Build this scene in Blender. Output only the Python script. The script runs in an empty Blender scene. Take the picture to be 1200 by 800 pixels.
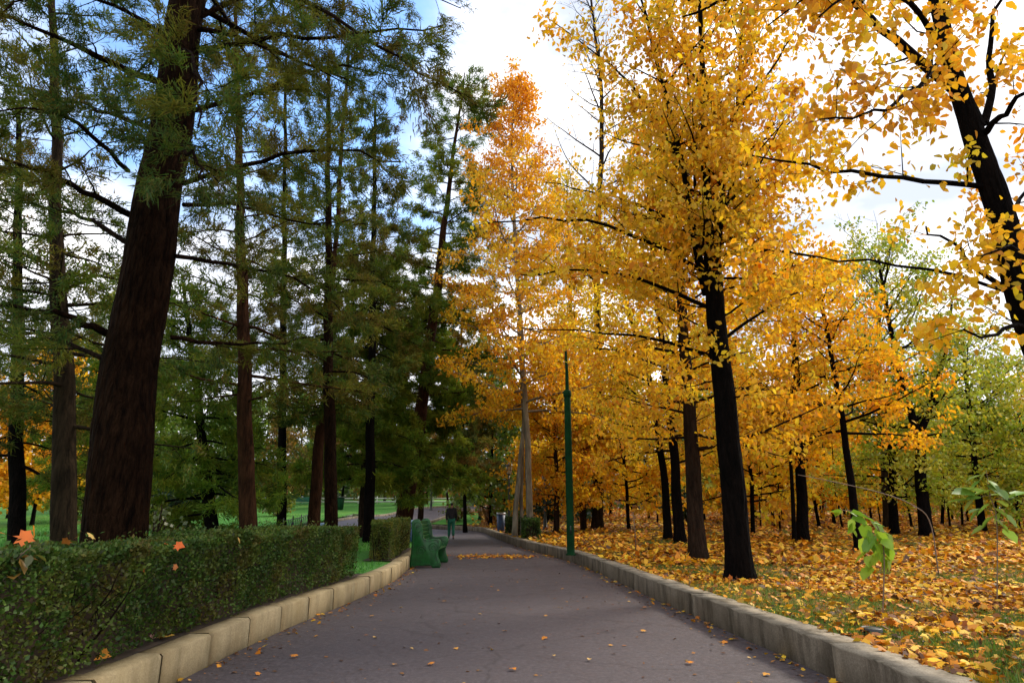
import bpy, bmesh, math, random
import numpy as np
from mathutils import Vector

S = bpy.context.scene
COL = S.collection
# ------------------------------------------------------------------ camera, sky, sun, exposure
FPX, PITCH, EYE = 740.0, math.atan(197/740), 1.4          # focal length in photo pixels, upward tilt, eye height
cam = bpy.data.objects.new('camera', bpy.data.cameras.new('camera'))
COL.objects.link(cam)
cam.location = (0, 0, EYE)
cam.rotation_euler = (math.pi/2 + PITCH, 0, 0)
cam.data.sensor_width = 36
cam.data.lens = FPX/1200*36
cam.data.clip_start = .05
cam.data.clip_end = 3000
S.camera = cam

SUN_EL, SUN_AZ = math.radians(38), math.radians(55)        # azimuth from +Y towards +X
w = bpy.data.worlds.new('World'); S.world = w; w.use_nodes = True
nt = w.node_tree; N = nt.nodes; LK = nt.links; N.clear()
def nd(t, **k):
    n = N.new(t)
    for a, b in k.items(): setattr(n, a, b)
    return n
sky = nd('ShaderNodeTexSky', sky_type='NISHITA', sun_disc=False, sun_elevation=SUN_EL, sun_rotation=SUN_AZ,
         air_density=1.0, dust_density=.6, ozone_density=2.0)
tc = nd('ShaderNodeTexCoord')
sat = nd('ShaderNodeHueSaturation'); sat.inputs['Saturation'].default_value = 1.12; sat.inputs['Value'].default_value = 1.35
LK.new(sky.outputs[0], sat.inputs['Color'])
noi = nd('ShaderNodeTexNoise'); noi.inputs['Scale'].default_value = 2.6; noi.inputs['Detail'].default_value = 7; noi.inputs['Roughness'].default_value = .55
mp = nd('ShaderNodeMapping'); mp.inputs['Scale'].default_value = (1, 1, 1.9); mp.inputs['Location'].default_value = (.35, .1, 0)
LK.new(tc.outputs['Generated'], mp.inputs[0]); LK.new(mp.outputs[0], noi.inputs['Vector'])
dotn = nd('ShaderNodeVectorMath', operation='DOT_PRODUCT')
b0 = Vector(((300-600)/FPX, math.cos(PITCH)-(390/FPX)*math.sin(PITCH), math.sin(PITCH)+(390/FPX)*math.cos(PITCH))).normalized()
dotn.inputs[1].default_value = b0                          # direction of the blue opening in the cloud
LK.new(tc.outputs['Generated'], dotn.inputs[0])
mr = nd('ShaderNodeMapRange'); mr.inputs['From Min'].default_value = .89; mr.inputs['From Max'].default_value = .99
mr.inputs['To Min'].default_value = .34; mr.inputs['To Max'].default_value = -.13
LK.new(dotn.outputs['Value'], mr.inputs[0])
add = nd('ShaderNodeMath', operation='ADD'); LK.new(noi.outputs[0], add.inputs[0]); LK.new(mr.outputs[0], add.inputs[1])
rmp = nd('ShaderNodeMapRange', interpolation_type='SMOOTHSTEP'); rmp.inputs['From Min'].default_value = .42; rmp.inputs['From Max'].default_value = .66
LK.new(add.outputs[0], rmp.inputs[0])
noi2 = nd('ShaderNodeTexNoise'); noi2.inputs['Scale'].default_value = 3.2; noi2.inputs['Detail'].default_value = 6
mp2 = nd('ShaderNodeMapping'); mp2.inputs['Scale'].default_value = (1, 1, 2.2); mp2.inputs['Location'].default_value = (3.1, 1.7, .4)
LK.new(tc.outputs['Generated'], mp2.inputs[0]); LK.new(mp2.outputs[0], noi2.inputs['Vector'])
cr = nd('ShaderNodeValToRGB'); cr.color_ramp.elements[0].position = .40; cr.color_ramp.elements[0].color = (2.7, 2.95, 3.5, 1)
cr.color_ramp.elements[1].position = .66; cr.color_ramp.elements[1].color = (6.6, 6.4, 6.3, 1)
LK.new(noi2.outputs[0], cr.inputs[0])
mix = nd('ShaderNodeMix', data_type='RGBA')
LK.new(rmp.outputs[0], mix.inputs['Factor']); LK.new(sat.outputs[0], mix.inputs[6]); LK.new(cr.outputs[0], mix.inputs[7])
bg = nd('ShaderNodeBackground'); bg.inputs['Strength'].default_value = .135
out = nd('ShaderNodeOutputWorld')
LK.new(mix.outputs[2], bg.inputs[0]); LK.new(bg.outputs[0], out.inputs[0])

sun = bpy.data.objects.new('sun', bpy.data.lights.new('sun', 'SUN'))
sun.data.energy = 1.5; sun.data.angle = math.radians(12); sun.data.color = (1, .9, .76)
COL.objects.link(sun)
sd = Vector((math.sin(SUN_AZ)*math.cos(SUN_EL), math.cos(SUN_AZ)*math.cos(SUN_EL), math.sin(SUN_EL)))
sun.rotation_euler = (-sd).to_track_quat('-Z', 'Y').to_euler()
S.view_settings.view_transform = 'Standard'; S.view_settings.look = 'None'
S.view_settings.exposure = 1.25; S.view_settings.gamma = 1; S.view_settings.use_curve_mapping = False
S.render.engine = 'CYCLES'
cy = S.cycles
cy.max_bounces = 8; cy.diffuse_bounces = 6; cy.glossy_bounces = 2; cy.transmission_bounces = 6; cy.transparent_max_bounces = 4
cy.caustics_reflective = cy.caustics_refractive = False
cy.use_denoising = True
try: cy.denoiser = 'OPENIMAGEDENOISE'
except Exception: pass

# ------------------------------------------------------------------ geometry helpers
def ray(px, py):
    a, b = (px-600)/FPX, (400-py)/FPX
    return np.array([a, math.cos(PITCH)-b*math.sin(PITCH), math.sin(PITCH)+b*math.cos(PITCH)])
def W(px, py, Y):
    d = ray(px, py); return np.array([0, 0, EYE]) + d*(Y/d[1])
def G0(px, py, z=0.):
    d = ray(px, py); return np.array([0, 0, EYE]) + d*((z-EYE)/d[2])
def sstep(a, b, x):
    t = np.clip((x-a)/(b-a), 0, 1); return t*t*(3-2*t)
def gz(x, y):                                              # height of the planted ground on both sides of the path
    r = .27 + .00036*np.clip(y-8, 0, 55)**2
    l = .25 + .0006*np.clip(y-12, 0, 62)**2
    k = sstep(-7, 3, x); z = l*(1-k) + r*k
    lim = np.where(y < 30.5, xl(np.minimum(y, 30.5)), -5.); yy = np.minimum(y, 47.)
    d = np.maximum(lim-x, x-xr(yy)); d = np.where(y > 49, np.hypot(np.maximum(d, 0), y-49), d)
    return .27 + (z-.27)*sstep(-.2, 7, d)
def rngf(seed): return np.random.default_rng(seed)

def mesh(name, V, polys, mat, parent=None, col=None, smooth=False, loc=None):
    """polys: list of int arrays (n,k); col: one colour per vertex. ONE mesh object."""
    V = np.asarray(V, dtype=np.float32)
    if loc is not None: V = V - np.asarray(loc, dtype=np.float32)
    polys = [np.asarray(p, dtype=np.int32) for p in polys if len(p)]
    me = bpy.data.meshes.new(name)
    me.vertices.add(len(V)); me.vertices.foreach_set('co', V.ravel())
    idx = np.concatenate([p.ravel() for p in polys])
    tot = np.concatenate([np.full(len(p), p.shape[1], np.int32) for p in polys])
    st = np.concatenate([[0], np.cumsum(tot)[:-1]]).astype(np.int32)
    me.loops.add(len(idx)); me.loops.foreach_set('vertex_index', idx)
    me.polygons.add(len(tot)); me.polygons.foreach_set('loop_start', st)
    if smooth: me.polygons.foreach_set('use_smooth', np.ones(len(tot), bool))
    if col is not None:
        a = me.color_attributes.new('Col', 'FLOAT_COLOR', 'POINT')
        c = np.ones((len(V), 4), np.float32); c[:, :3] = col
        a.data.foreach_set('color', c.ravel())
    me.update(calc_edges=True); me.validate()
    me.materials.append(mat)
    o = bpy.data.objects.new(name, me); COL.objects.link(o)
    if parent: o.parent = parent
    return o
def tag(o, label=None, cat=None, group=None, kind=None):
    if label: o['label'] = label
    if cat: o['category'] = cat
    if group: o['group'] = group
    if kind: o['kind'] = kind
    return o
def empty(name, loc, label=None, cat=None, group=None, rz=0):
    o = bpy.data.objects.new(name, None); COL.objects.link(o)
    o.location = loc; o.rotation_euler = (0, 0, rz); o.empty_display_size = .2
    return tag(o, label, cat, group)
def copy_thing(root, loc, rz, sc, label, group):
    r = root.copy(); COL.objects.link(r); r.location = loc; r.rotation_euler = (0, 0, rz); r.scale = sc
    r['label'] = label
    if group: r['group'] = group
    for ch in list(root.children):
        c = ch.copy(); COL.objects.link(c); c.parent = r
    return r
class BM:
    """collects boxes, tubes and lathes into one mesh"""
    def __init__(s): s.V = []; s.P = {}; s.n = 0
    def add(s, V, polys):
        V = np.asarray(V, float)
        for p in polys:
            p = np.asarray(p)
            if len(p): s.P.setdefault(p.shape[1], []).append(p + s.n)
        s.V.append(V); s.n += len(V)
    def box(s, c, size, rot=None, taper=1.0):
        x, y, z = np.array(size)/2
        v = np.array([[-x, -y, -z], [x, -y, -z], [x, y, -z], [-x, y, -z], [-x*taper, -y*taper, z], [x*taper, -y*taper, z], [x*taper, y*taper, z], [-x*taper, y*taper, z]])
        if rot is not None: v = v @ np.array(rot).T
        s.add(v+np.array(c), [[[0, 3, 2, 1], [4, 5, 6, 7], [0, 1, 5, 4], [1, 2, 6, 5], [2, 3, 7, 6], [3, 0, 4, 7]]])
    def tube(s, pts, rad, sides=8, cap=True):
        V, F, caps = tube(pts, rad, sides); s.add(V, [F])
        if cap:
            for c in caps: s.P.setdefault(sides, []).append(np.array([c]) + s.n - len(V))
    def lathe(s, c, prof, sides=24):
        V, q = [], []
        for r, z in prof:
            for k in range(sides):
                a = 2*math.pi*k/sides; V.append((c[0]+r*math.cos(a), c[1]+r*math.sin(a), c[2]+z))
        for i in range(len(prof)-1):
            for k in range(sides):
                k2 = (k+1) % sides
                q.append((i*sides+k, i*sides+k2, (i+1)*sides+k2, (i+1)*sides+k))
        s.add(V, [q])
    def prism(s, outline, y0, y1, o=(0, 0, 0)):            # outline in x,z ; extruded along y
        n = len(outline)
        V = [(o[0]+x, o[1]+y0, o[2]+z) for x, z in outline] + [(o[0]+x, o[1]+y1, o[2]+z) for x, z in outline]
        s.add(V, [[list(range(n))], [list(range(2*n-1, n-1, -1))], [[i, i+n, (i+1) % n+n, (i+1) % n] for i in range(n)]])
    def build(s, name, mat, parent=None, smooth=False, bevel=0, loc=None):
        o = mesh(name, np.concatenate(s.V), [np.concatenate(p) for p in s.P.values()], mat, parent, smooth=smooth, loc=loc)
        if bevel:
            m = o.modifiers.new('bevel', 'BEVEL'); m.width = bevel; m.segments = 2; m.limit_method = 'ANGLE'
        return o
def tube(pts, rad, sides, rough=0., rng=None):
    pts = np.asarray(pts, float); n = len(pts); rad = np.broadcast_to(np.asarray(rad, float), (n,))
    t = np.gradient(pts, axis=0); t /= np.linalg.norm(t, axis=1, keepdims=True)+1e-9
    ref = np.array([0, 1., 0]) if abs(t[0][1]) < .8 else np.array([1., 0, 0])
    u = np.cross(t, ref); u /= np.linalg.norm(u, axis=1, keepdims=True)+1e-9
    v = np.cross(t, u)
    a = np.arange(sides)*2*math.pi/sides
    rr = np.repeat(rad[:, None], sides, 1)
    if rough:
        base = rng.normal(0, 1, (1, sides)); fine = rng.normal(0, 1, (n, sides))
        rr = rr*(1+rough*(base*.8+fine*.6))
    V = pts[:, None, :] + rr[..., None]*(np.cos(a)[None, :, None]*u[:, None, :] + np.sin(a)[None, :, None]*v[:, None, :])
    i = np.arange(n-1)[:, None]*sides; k = np.arange(sides)[None, :]; k2 = (k+1) % sides
    F = np.stack([i+k, i+k2, i+sides+k2, i+sides+k], -1).reshape(-1, 4)
    return V.reshape(-1, 3), F, [list(range(sides-1, -1, -1)), list(range((n-1)*sides, n*sides))]
def spline(P, n):
    P = np.asarray(P, float)
    if len(P) == 2: return P[0]+(P[1]-P[0])*np.linspace(0, 1, n)[:, None]
    Q = np.vstack([2*P[0]-P[1], P, 2*P[-1]-P[-2]]); m = len(P)-1; o = []
    for t in np.linspace(0, m-1e-6, n):
        i = int(t); f = t-i; a, b, c, d = Q[i:i+4]
        o.append(.5*((2*b)+(-a+c)*f+(2*a-5*b+4*c-d)*f*f+(-a+3*b-3*c+d)*f**3))
    return np.array(o)
def unit(v): return v/(np.linalg.norm(v, axis=-1, keepdims=True)+1e-9)

# leaf templates: (along, across, lift) points and faces
TPL = {
 'oval': (np.array([[0, 0, 0], [.3, .30, .07], [.68, .24, .06], [1, 0, -.04], [.68, -.24, .06], [.3, -.30, .07]]), [[0, 3, 2, 1], [0, 5, 4, 3]]),
 'quad': (np.array([[0, 0, 0], [.45, .34, .08], [1, 0, 0], [.45, -.34, .02]]), [[0, 3, 2, 1]]),
 'blade': (np.array([[0, .5, 0], [0, -.5, 0], [1, 0, 0]]), [[0, 1, 2]]),
 'maple': (np.array([[-.28, 0, 0], [0, .06, .02], [-.08, .40, .0], [.13, .33, .05], [.36, .50, -.05], [.44, .29, .06], [.78, .0, -.06], [.44, -.29, .05], [.34, -.52, -.03], [.13, -.33, .06], [-.08, -.42, .02], [0, -.06, .02]]), [list(range(12))]),
}
def leaves(P, size, rng, kind='oval', dirs=None, spread=.6, flat=0., wid=1.):
    """one little leaf at each point; flat pulls the leaf normals towards up"""
    T, Fc = TPL[kind]; n = len(P); size = np.broadcast_to(size, (n,))
    if kind == 'blade': T = T*np.array([1, wid, 1])
    d = rng.normal(size=(n, 3))
    if dirs is not None: d = unit(dirs)+d*spread
    d = unit(d)
    nn = rng.normal(size=(n, 3)); nn[:, 2] = np.abs(nn[:, 2]) + flat*3
    b = unit(np.cross(nn, d)); nn = np.cross(d, b)
    V = P[:, None, :] + size[:, None, None]*(T[None, :, 0, None]*d[:, None]+T[None, :, 1, None]*b[:, None]+T[None, :, 2, None]*nn[:, None])
    k = len(T); off = (np.arange(n)*k)[:, None]
    polys = {}
    for f in Fc: polys.setdefault(len(f), []).append(off+np.array(f)[None])
    return V.reshape(-1, 3), [np.concatenate(p) for p in polys.values()], k
def palette(n, rng, pal, wts=None, jit=.16, clump=None):
    pal = np.array(pal, float); wts = np.ones(len(pal)) if wts is None else np.array(wts, float)
    i = rng.choice(len(pal), n, p=wts/wts.sum())
    c = pal[i]
    if clump is not None: c = c*(1-.55)+clump*.55
    return np.clip(c*(1+rng.normal(0, jit, (n, 1)))*(1+rng.normal(0, .05, (n, 3))), .004, .9)

# ------------------------------------------------------------------ materials
def mat(name):
    m = bpy.data.materials.new(name); m.use_nodes = True
    n = m.node_tree; b = n.nodes['Principled BSDF']
    return m, n, b
def tex(n, kind, scale, detail=4, coord='Object', sc=(1, 1, 1), rough=.5):
    t = n.nodes.new('ShaderNodeTexCoord'); mpn = n.nodes.new('ShaderNodeMapping'); mpn.inputs['Scale'].default_value = sc
    n.links.new(t.outputs[coord], mpn.inputs[0])
    x = n.nodes.new(kind); x.inputs['Scale'].default_value = scale
    if 'Detail' in x.inputs: x.inputs['Detail'].default_value = detail
    if kind == 'ShaderNodeTexNoise': x.inputs['Roughness'].default_value = rough
    n.links.new(mpn.outputs[0], x.inputs['Vector']); return x
def ramp(n, src, stops):
    r = n.nodes.new('ShaderNodeValToRGB'); e = r.color_ramp.elements
    while len(e) < len(stops): e.new(.5)
    for k, (p, c) in enumerate(stops): e[k].position = p; e[k].color = (*c, 1) if len(c) == 3 else c
    n.links.new(src, r.inputs[0]); return r.outputs[0]
def mixc(n, fac, a, b, mode='MIX'):
    m = n.nodes.new('ShaderNodeMix'); m.data_type = 'RGBA'; m.blend_type = mode
    for s_, v in ((0, fac), (6, a), (7, b)):
        if isinstance(v, (int, float)): m.inputs[s_].default_value = v
        elif isinstance(v, tuple): m.inputs[s_].default_value = (*v, 1)
        else: n.links.new(v, m.inputs[s_])
    return m.outputs[2]
def bump(n, b, h, strength, dist):
    u = n.nodes.new('ShaderNodeBump'); u.inputs['Strength'].default_value = strength; u.inputs['Distance'].default_value = dist
    n.links.new(h, u.inputs['Height']); n.links.new(u.outputs[0], b.inputs['Normal'])
def simple(name, c, rough=.5, metal=0., var=.25, scale=6):
    m, n, b = mat(name)
    x = tex(n, 'ShaderNodeTexNoise', scale, 6)
    k = ramp(n, x.outputs[0], [(.3, tuple(v*(1-var) for v in c)), (.7, tuple(min(1, v*(1+var)) for v in c))])
    n.links.new(k, b.inputs['Base Color']); b.inputs['Roughness'].default_value = rough; b.inputs['Metallic'].default_value = metal
    bump(n, b, x.outputs[0], .15, .01)
    return m
def leafmat(name, trans=.5, gloss=.06, rough=.45, tint=(1, 1, 1)):
    m = bpy.data.materials.new(name); m.use_nodes = True; n = m.node_tree; n.nodes.clear()
    at = n.nodes.new('ShaderNodeAttribute'); at.attribute_name = 'Col'
    df = n.nodes.new('ShaderNodeBsdfDiffuse'); tr = n.nodes.new('ShaderNodeBsdfTranslucent'); gl = n.nodes.new('ShaderNodeBsdfGlossy')
    gl.inputs['Roughness'].default_value = rough
    n.links.new(at.outputs[0], df.inputs[0])
    n.links.new(mixc(n, 1.0, at.outputs[0], tint, 'MULTIPLY'), tr.inputs[0])
    a = n.nodes.new('ShaderNodeMixShader'); a.inputs[0].default_value = trans
    n.links.new(df.outputs[0], a.inputs[1]); n.links.new(tr.outputs[0], a.inputs[2])
    c = n.nodes.new('ShaderNodeMixShader'); c.inputs[0].default_value = gloss
    n.links.new(a.outputs[0], c.inputs[1]); n.links.new(gl.outputs[0], c.inputs[2])
    o = n.nodes.new('ShaderNodeOutputMaterial'); n.links.new(c.outputs[0], o.inputs[0])
    return m
def bark(name, dark, light, scale=9., strength=.9, dist=.05):
    m, n, b = mat(name)
    x = tex(n, 'ShaderNodeTexNoise', scale, 8, sc=(1, 1, .22), rough=.7)
    y = tex(n, 'ShaderNodeTexVoronoi', scale*1.2, sc=(1, 1, .2)); y.feature = 'DISTANCE_TO_EDGE'
    z = tex(n, 'ShaderNodeTexNoise', 1.3, 3)
    c = ramp(n, x.outputs[0], [(.35, dark), (.72, light)])
    c = mixc(n, ramp(n, z.outputs[0], [(.4, (0, 0, 0)), (.7, (.45, .45, .45))]), c, tuple(v*.6 for v in dark))
    n.links.new(c, b.inputs['Base Color']); b.inputs['Roughness'].default_value = .95; b.inputs['Specular IOR Level'].default_value = .04
    h = n.nodes.new('ShaderNodeMath'); h.operation = 'MULTIPLY_ADD'; h.inputs[1].default_value = .9
    n.links.new(ramp(n, y.outputs[0], [(0, (0, 0, 0)), (.22, (1, 1, 1))]), h.inputs[0]); n.links.new(x.outputs[0], h.inputs[2])
    bump(n, b, h.outputs[0], strength, dist)
    return m
M = {}
M['autumn'] = leafmat('autumn_leaf', .6, .02, .5, (1, .97, .6))
M['needle'] = leafmat('conifer_leaf', .45, .012, .6)
M['green'] = leafmat('green_leaf', .45, .05, .4)
M['hedge'] = leafmat('hedge_leaf', .3, .02, .45)
M['litter'] = leafmat('fallen_leaf', .1, .04, .5)
M['grass'] = leafmat('grass_blade', .4, .04, .5)
M['bark_pine'] = bark('bark_pine', (.004, .0018, .001), (.042, .020, .010), 15, 1., .09)
M['bark_red'] = bark('bark_red', (.014, .007, .004), (.075, .032, .016), 12, .8, .04)
M['bark_dark'] = bark('bark_dark', (.002, .002, .002), (.010, .007, .006), 12, .9, .04)
M['bark_brown'] = bark('bark_brown', (.012, .008, .006), (.05, .031, .02), 12, .9, .04)
M['bark_pale'] = bark('bark_pale', (.10, .085, .06), (.34, .30, .22), 5, .4, .02)
M['bark_grey'] = bark('bark_grey', (.008, .006, .004), (.045, .030, .018), 12, .7, .03)
M['twig'] = simple('twig', (.17, .12, .08), .8)
M['green_paint'] = simple('green_paint', (.004, .082, .012), .42, 0, .5, 9)
M['pole_paint'] = simple('pole_paint', (.003, .032, .009), .75, 0, .3, 5)
M['pole_paint'].node_tree.nodes['Principled BSDF'].inputs['Specular IOR Level'].default_value = .1
M['dark_paint'] = simple('dark_paint', (.012, .02, .016), .45)
M['black_metal'] = simple('black_metal', (.012, .013, .014), .5)
M['blue_plastic'] = simple('blue_plastic', (.008, .04, .11), .5)
M['pale_blue'] = simple('pale_blue_plastic', (.25, .38, .55), .5)
M['grey_metal'] = simple('grey_metal', (.35, .37, .38), .45, .3)
M['white_paint'] = simple('white_paint', (.72, .74, .68), .6, 0, .12)
M['red_paint'] = simple('red_paint', (.28, .03, .02), .6)
M['teal_paint'] = simple('teal_paint', (.02, .15, .10), .5)
M['lamp_glass'] = simple('lamp_glass', (.6, .56, .45), .25, 0, .1)

# asphalt
m, n, b = mat('asphalt'); M['asphalt'] = m
x = tex(n, 'ShaderNodeTexNoise', 75, 4, rough=.9); y = tex(n, 'ShaderNodeTexNoise', .55, 7, rough=.6); z = tex(n, 'ShaderNodeTexNoise', 2.6, 8, rough=.7)
v = tex(n, 'ShaderNodeTexVoronoi', 170)
c = ramp(n, x.outputs[0], [(.36, (.045, .036, .040)), (.66, (.185, .155, .165))])
c = mixc(n, ramp(n, y.outputs[0], [(.38, (0, 0, 0)), (.68, (.55, .55, .55))]), c, (.075, .060, .063))
c = mixc(n, ramp(n, z.outputs[0], [(.56, (0, 0, 0)), (.74, (.5, .5, .5))]), c, (.10, .066, .055))
g2 = tex(n, 'ShaderNodeTexNoise', 22, 5, rough=.85)
c = mixc(n, ramp(n, g2.outputs[0], [(.40, (.75, .75, .75)), (.56, (0, 0, 0))]), c, (.032, .026, .029))
c = mixc(n, ramp(n, g2.outputs[0], [(.56, (0, 0, 0)), (.72, (.5, .5, .5))]), c, (.30, .26, .275))
c = mixc(n, ramp(n, v.outputs['Distance'], [(.0, (.0, .0, .0)), (.9, (.35, .35, .35))]), c, (.06, .05, .058))
cw = tex(n, 'ShaderNodeTexVoronoi', .42); cw.feature = 'DISTANCE_TO_EDGE'
wn = tex(n, 'ShaderNodeTexNoise', 3.5, 6); wm = n.nodes.new('ShaderNodeVectorMath'); wm.operation = 'MULTIPLY_ADD'; wm.inputs[1].default_value = (.35, .35, .35)
n.links.new(wn.outputs['Color'], wm.inputs[0]); n.links.new(cw.inputs['Vector'].links[0].from_socket, wm.inputs[2]); n.links.new(wm.outputs[0], cw.inputs['Vector'])
c = mixc(n, ramp(n, cw.outputs['Distance'], [(.002, (.6, .6, .6)), (.007, (0, 0, 0))]), c, (.035, .028, .03))
n.links.new(c, b.inputs['Base Color'])
n.links.new(ramp(n, z.outputs[0], [(.3, (.5, .5, .5)), (.7, (.78, .78, .78))]), b.inputs['Roughness']); b.inputs['Specular IOR Level'].default_value = .4
bump(n, b, v.outputs['Distance'], .35, .006)
# kerb stone and weathered concrete
def stone(name, c0, c1, stain, streak, grain=60):
    m, n, b = mat(name)
    x = tex(n, 'ShaderNodeTexNoise', grain, 6, rough=.7); y = tex(n, 'ShaderNodeTexNoise', 1.8, 7, rough=.65)
    z = tex(n, 'ShaderNodeTexNoise', 5., 6, sc=(1, 1, .22), rough=.65); p = tex(n, 'ShaderNodeTexVoronoi', 46)
    c = ramp(n, x.outputs[0], [(.3, c0), (.7, c1)])
    c = mixc(n, ramp(n, y.outputs[0], [(.42, (0, 0, 0)), (.72, (.8, .8, .8))]), c, stain)
    c = mixc(n, ramp(n, z.outputs[0], [(.46, (0, 0, 0)), (.66, (streak,)*3)]), c, tuple(q*.35 for q in stain))
    c = mixc(n, ramp(n, p.outputs['Distance'], [(.06, (.7, .7, .7)), (.16, (0, 0, 0))]), c, tuple(q*.4 for q in stain))
    n.links.new(c, b.inputs['Base Color']); b.inputs['Roughness'].default_value = .95; b.inputs['Specular IOR Level'].default_value = .045
    bump(n, b, x.outputs[0], .5, .012)
    return m
M['kerb_stone'] = stone('kerb_stone', (.38, .295, .165), (.60, .485, .29), (.31, .24, .12), .4)
M['kerb_concrete'] = stone('kerb_concrete', (.26, .22, .165), (.48, .42, .32), (.19, .16, .11), .7)
# soil under the leaf litter, lawn
m, n, b = mat('leafy_soil'); M['leafy_soil'] = m
x = tex(n, 'ShaderNodeTexNoise', 9, 8, rough=.75); y = tex(n, 'ShaderNodeTexNoise', .5, 5); z = tex(n, 'ShaderNodeTexNoise', 24, 5, rough=.7)
c = ramp(n, x.outputs[0], [(.3, (.05, .022, .008)), (.5, (.25, .10, .015)), (.7, (.42, .20, .025))])
g = ramp(n, z.outputs[0], [(.35, (.03, .045, .01)), (.65, (.11, .13, .02))])
n.links.new(mixc(n, ramp(n, y.outputs[0], [(.5, (0, 0, 0)), (.66, (.85, .85, .85))]), c, g), b.inputs['Base Color'])
b.inputs['Roughness'].default_value = .95; bump(n, b, x.outputs[0], .8, .05)
m, n, b = mat('lawn_grass'); M['lawn'] = m
x = tex(n, 'ShaderNodeTexNoise', 14, 8, rough=.8); y = tex(n, 'ShaderNodeTexNoise', .25, 5)
c = ramp(n, x.outputs[0], [(.3, (.018, .10, .008)), (.7, (.065, .27, .014))])
n.links.new(mixc(n, ramp(n, y.outputs[0], [(.45, (0, 0, 0)), (.7, (.5, .5, .5))]), c, (.13, .26, .014)), b.inputs['Base Color'])
b.inputs['Roughness'].default_value = .95; bump(n, b, x.outputs[0], .8, .05)
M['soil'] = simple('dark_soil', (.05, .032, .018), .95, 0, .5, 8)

# ------------------------------------------------------------------ the setting: ground, path, kerbs, beds
def strip(A, B, cols, name, mt, zf=None):
    """surface between two polylines of equal length"""
    A = np.asarray(A, float); B = np.asarray(B, float); n = len(A)
    t = np.linspace(0, 1, cols)[None, :, None]
    V = A[:, None]*(1-t)+B[:, None]*t
    if zf is not None: V[..., 2] = zf(V[..., 0], V[..., 1])
    i = (np.arange(n-1)*cols)[:, None]; k = np.arange(cols-1)[None]
    F = np.stack([i+k, i+k+1, i+cols+k+1, i+cols+k], -1).reshape(-1, 4)
    o = mesh(name, V.reshape(-1, 3), [F], mt, smooth=True); o['kind'] = 'structure'; return o
def resamp(P, n):
    P = np.asarray(P, float); s = np.concatenate([[0], np.cumsum(np.linalg.norm(np.diff(P, axis=0), axis=1))])
    t = np.linspace(0, s[-1], n); return np.stack([np.interp(t, s, P[:, k]) for k in range(P.shape[1])], 1)
# edges of the path in plan (x, y)
LE = [(-2.72, -4), (-2.80, 2), (-2.84, 5.8), (-2.82, 7.4), (-2.70, 9.2), (-2.52, 11), (-2.42, 13.5), (-2.52, 16), (-2.74, 19), (-3.0, 23), (-3.45, 27), (-4.0, 30.5), (-4.9, 32.2)]
RE = [(3.0, -4), (2.92, 2), (2.78, 5.8), (2.64, 7.6), (2.48, 9.4), (2.30, 11.4), (2.06, 14.6), (1.72, 18.2), (1.2, 21), (.42, 25), (-.6, 32), (-1.35, 38), (-2.2, 44), (-4.2, 47.5), (-7.5, 49.0), (-12, 49.3)]
LEs = spline([(*p, 0) for p in LE], 60); REs = spline([(*p, 0) for p in RE], 90)
def xl(y): return np.interp(y, LEs[:, 1], LEs[:, 0])
REy = REs[REs[:, 1] < 47.4]
def xr(y): return np.interp(y, REy[:, 1], REy[:, 0])
big = mesh('ground', [(-1500, -60, -.35), (1500, -60, -.35), (1500, 2500, -.35), (-1500, 2500, -.35)], [[[0, 1, 2, 3]]], M['soil']); big['kind'] = 'structure'
# path surface: out to the junction, then bending away behind the bench
LA = np.vstack([LEs, [(-7.0, 33.2, 0), (-12, 33.8, 0)]])
def path_z(x, y): return .018*np.cos(np.clip((x-(xl(y)+xr(y))/2)/2.6, -1.5, 1.5)) - .018 + np.where(x < -4.9, gz(np.minimum(x, -4.9), y)-.27, 0.)
strip(resamp(LA, 110), resamp(REs, 110), 14, 'path', M['asphalt'], path_z)
def offset(P, d):
    t = np.gradient(P[:, :2], axis=0); t /= np.linalg.norm(t, axis=1, keepdims=True)
    Q = P.copy(); Q[:, 0] -= t[:, 1]*d; Q[:, 1] += t[:, 0]*d; return Q
def kerb(name, line, width, h, block, mt, rng, gap=.008, zb=-.12, jit=.006, chip=.012):
    """kerb along a line (face on the line, body on the side of positive width)"""
    P = np.asarray(line); s = np.concatenate([[0], np.cumsum(np.linalg.norm(np.diff(P[:, :2], axis=0), axis=1))])
    bmx = BM(); a = 0.
    at = lambda q, d: np.array([np.interp(q, s, offset(P, d)[:, k]) for k in range(2)])
    while a < s[-1]-.05:
        L = block*(1+rng.normal(0, .05)); e = min(a+L, s[-1])
        n = max(2, int((e-a)/.16)); q = np.linspace(a+gap, e-gap, n); jh = rng.normal(0, jit); jo = rng.normal(0, jit)
        rings = []
        for qq in q:
            f = rng.normal(0, chip, 2)*.35
            bv = .018+abs(f[0])
            p0 = at(qq, jo); p1 = at(qq, bv+jo); p2 = at(qq, width)
            lift = float(gz(p0[0], p0[1]))-.27 if p0[0] < -5 else 0.
            zt = h+jh+f[1]*.4+lift
            rings.append([(*p0, zb+lift), (*(p0+(0, 0)), zt-bv), (*p1, zt), (*p2, zt), (*p2, zb+lift)])
        V = np.array(rings).reshape(-1, 3); m_ = 5
        i = (np.arange(n-1)*m_)[:, None]; k = np.arange(m_)[None]; k2 = (k+1) % m_
        F = np.stack([i+k, i+m_+k, i+m_+k2, i+k2], -1).reshape(-1, 4)
        bmx.add(V, [F, [list(range(m_-1, -1, -1)), [ (n-1)*m_+j for j in range(m_)]]])
        a = e
    o = bmx.build(name, mt); o['kind'] = 'structure'; return o
kerb('stone_kerb', LEs[LEs[:, 1] > 2.2], .24, .28, .86, M['kerb_stone'], rngf(1), gap=.007)
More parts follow.
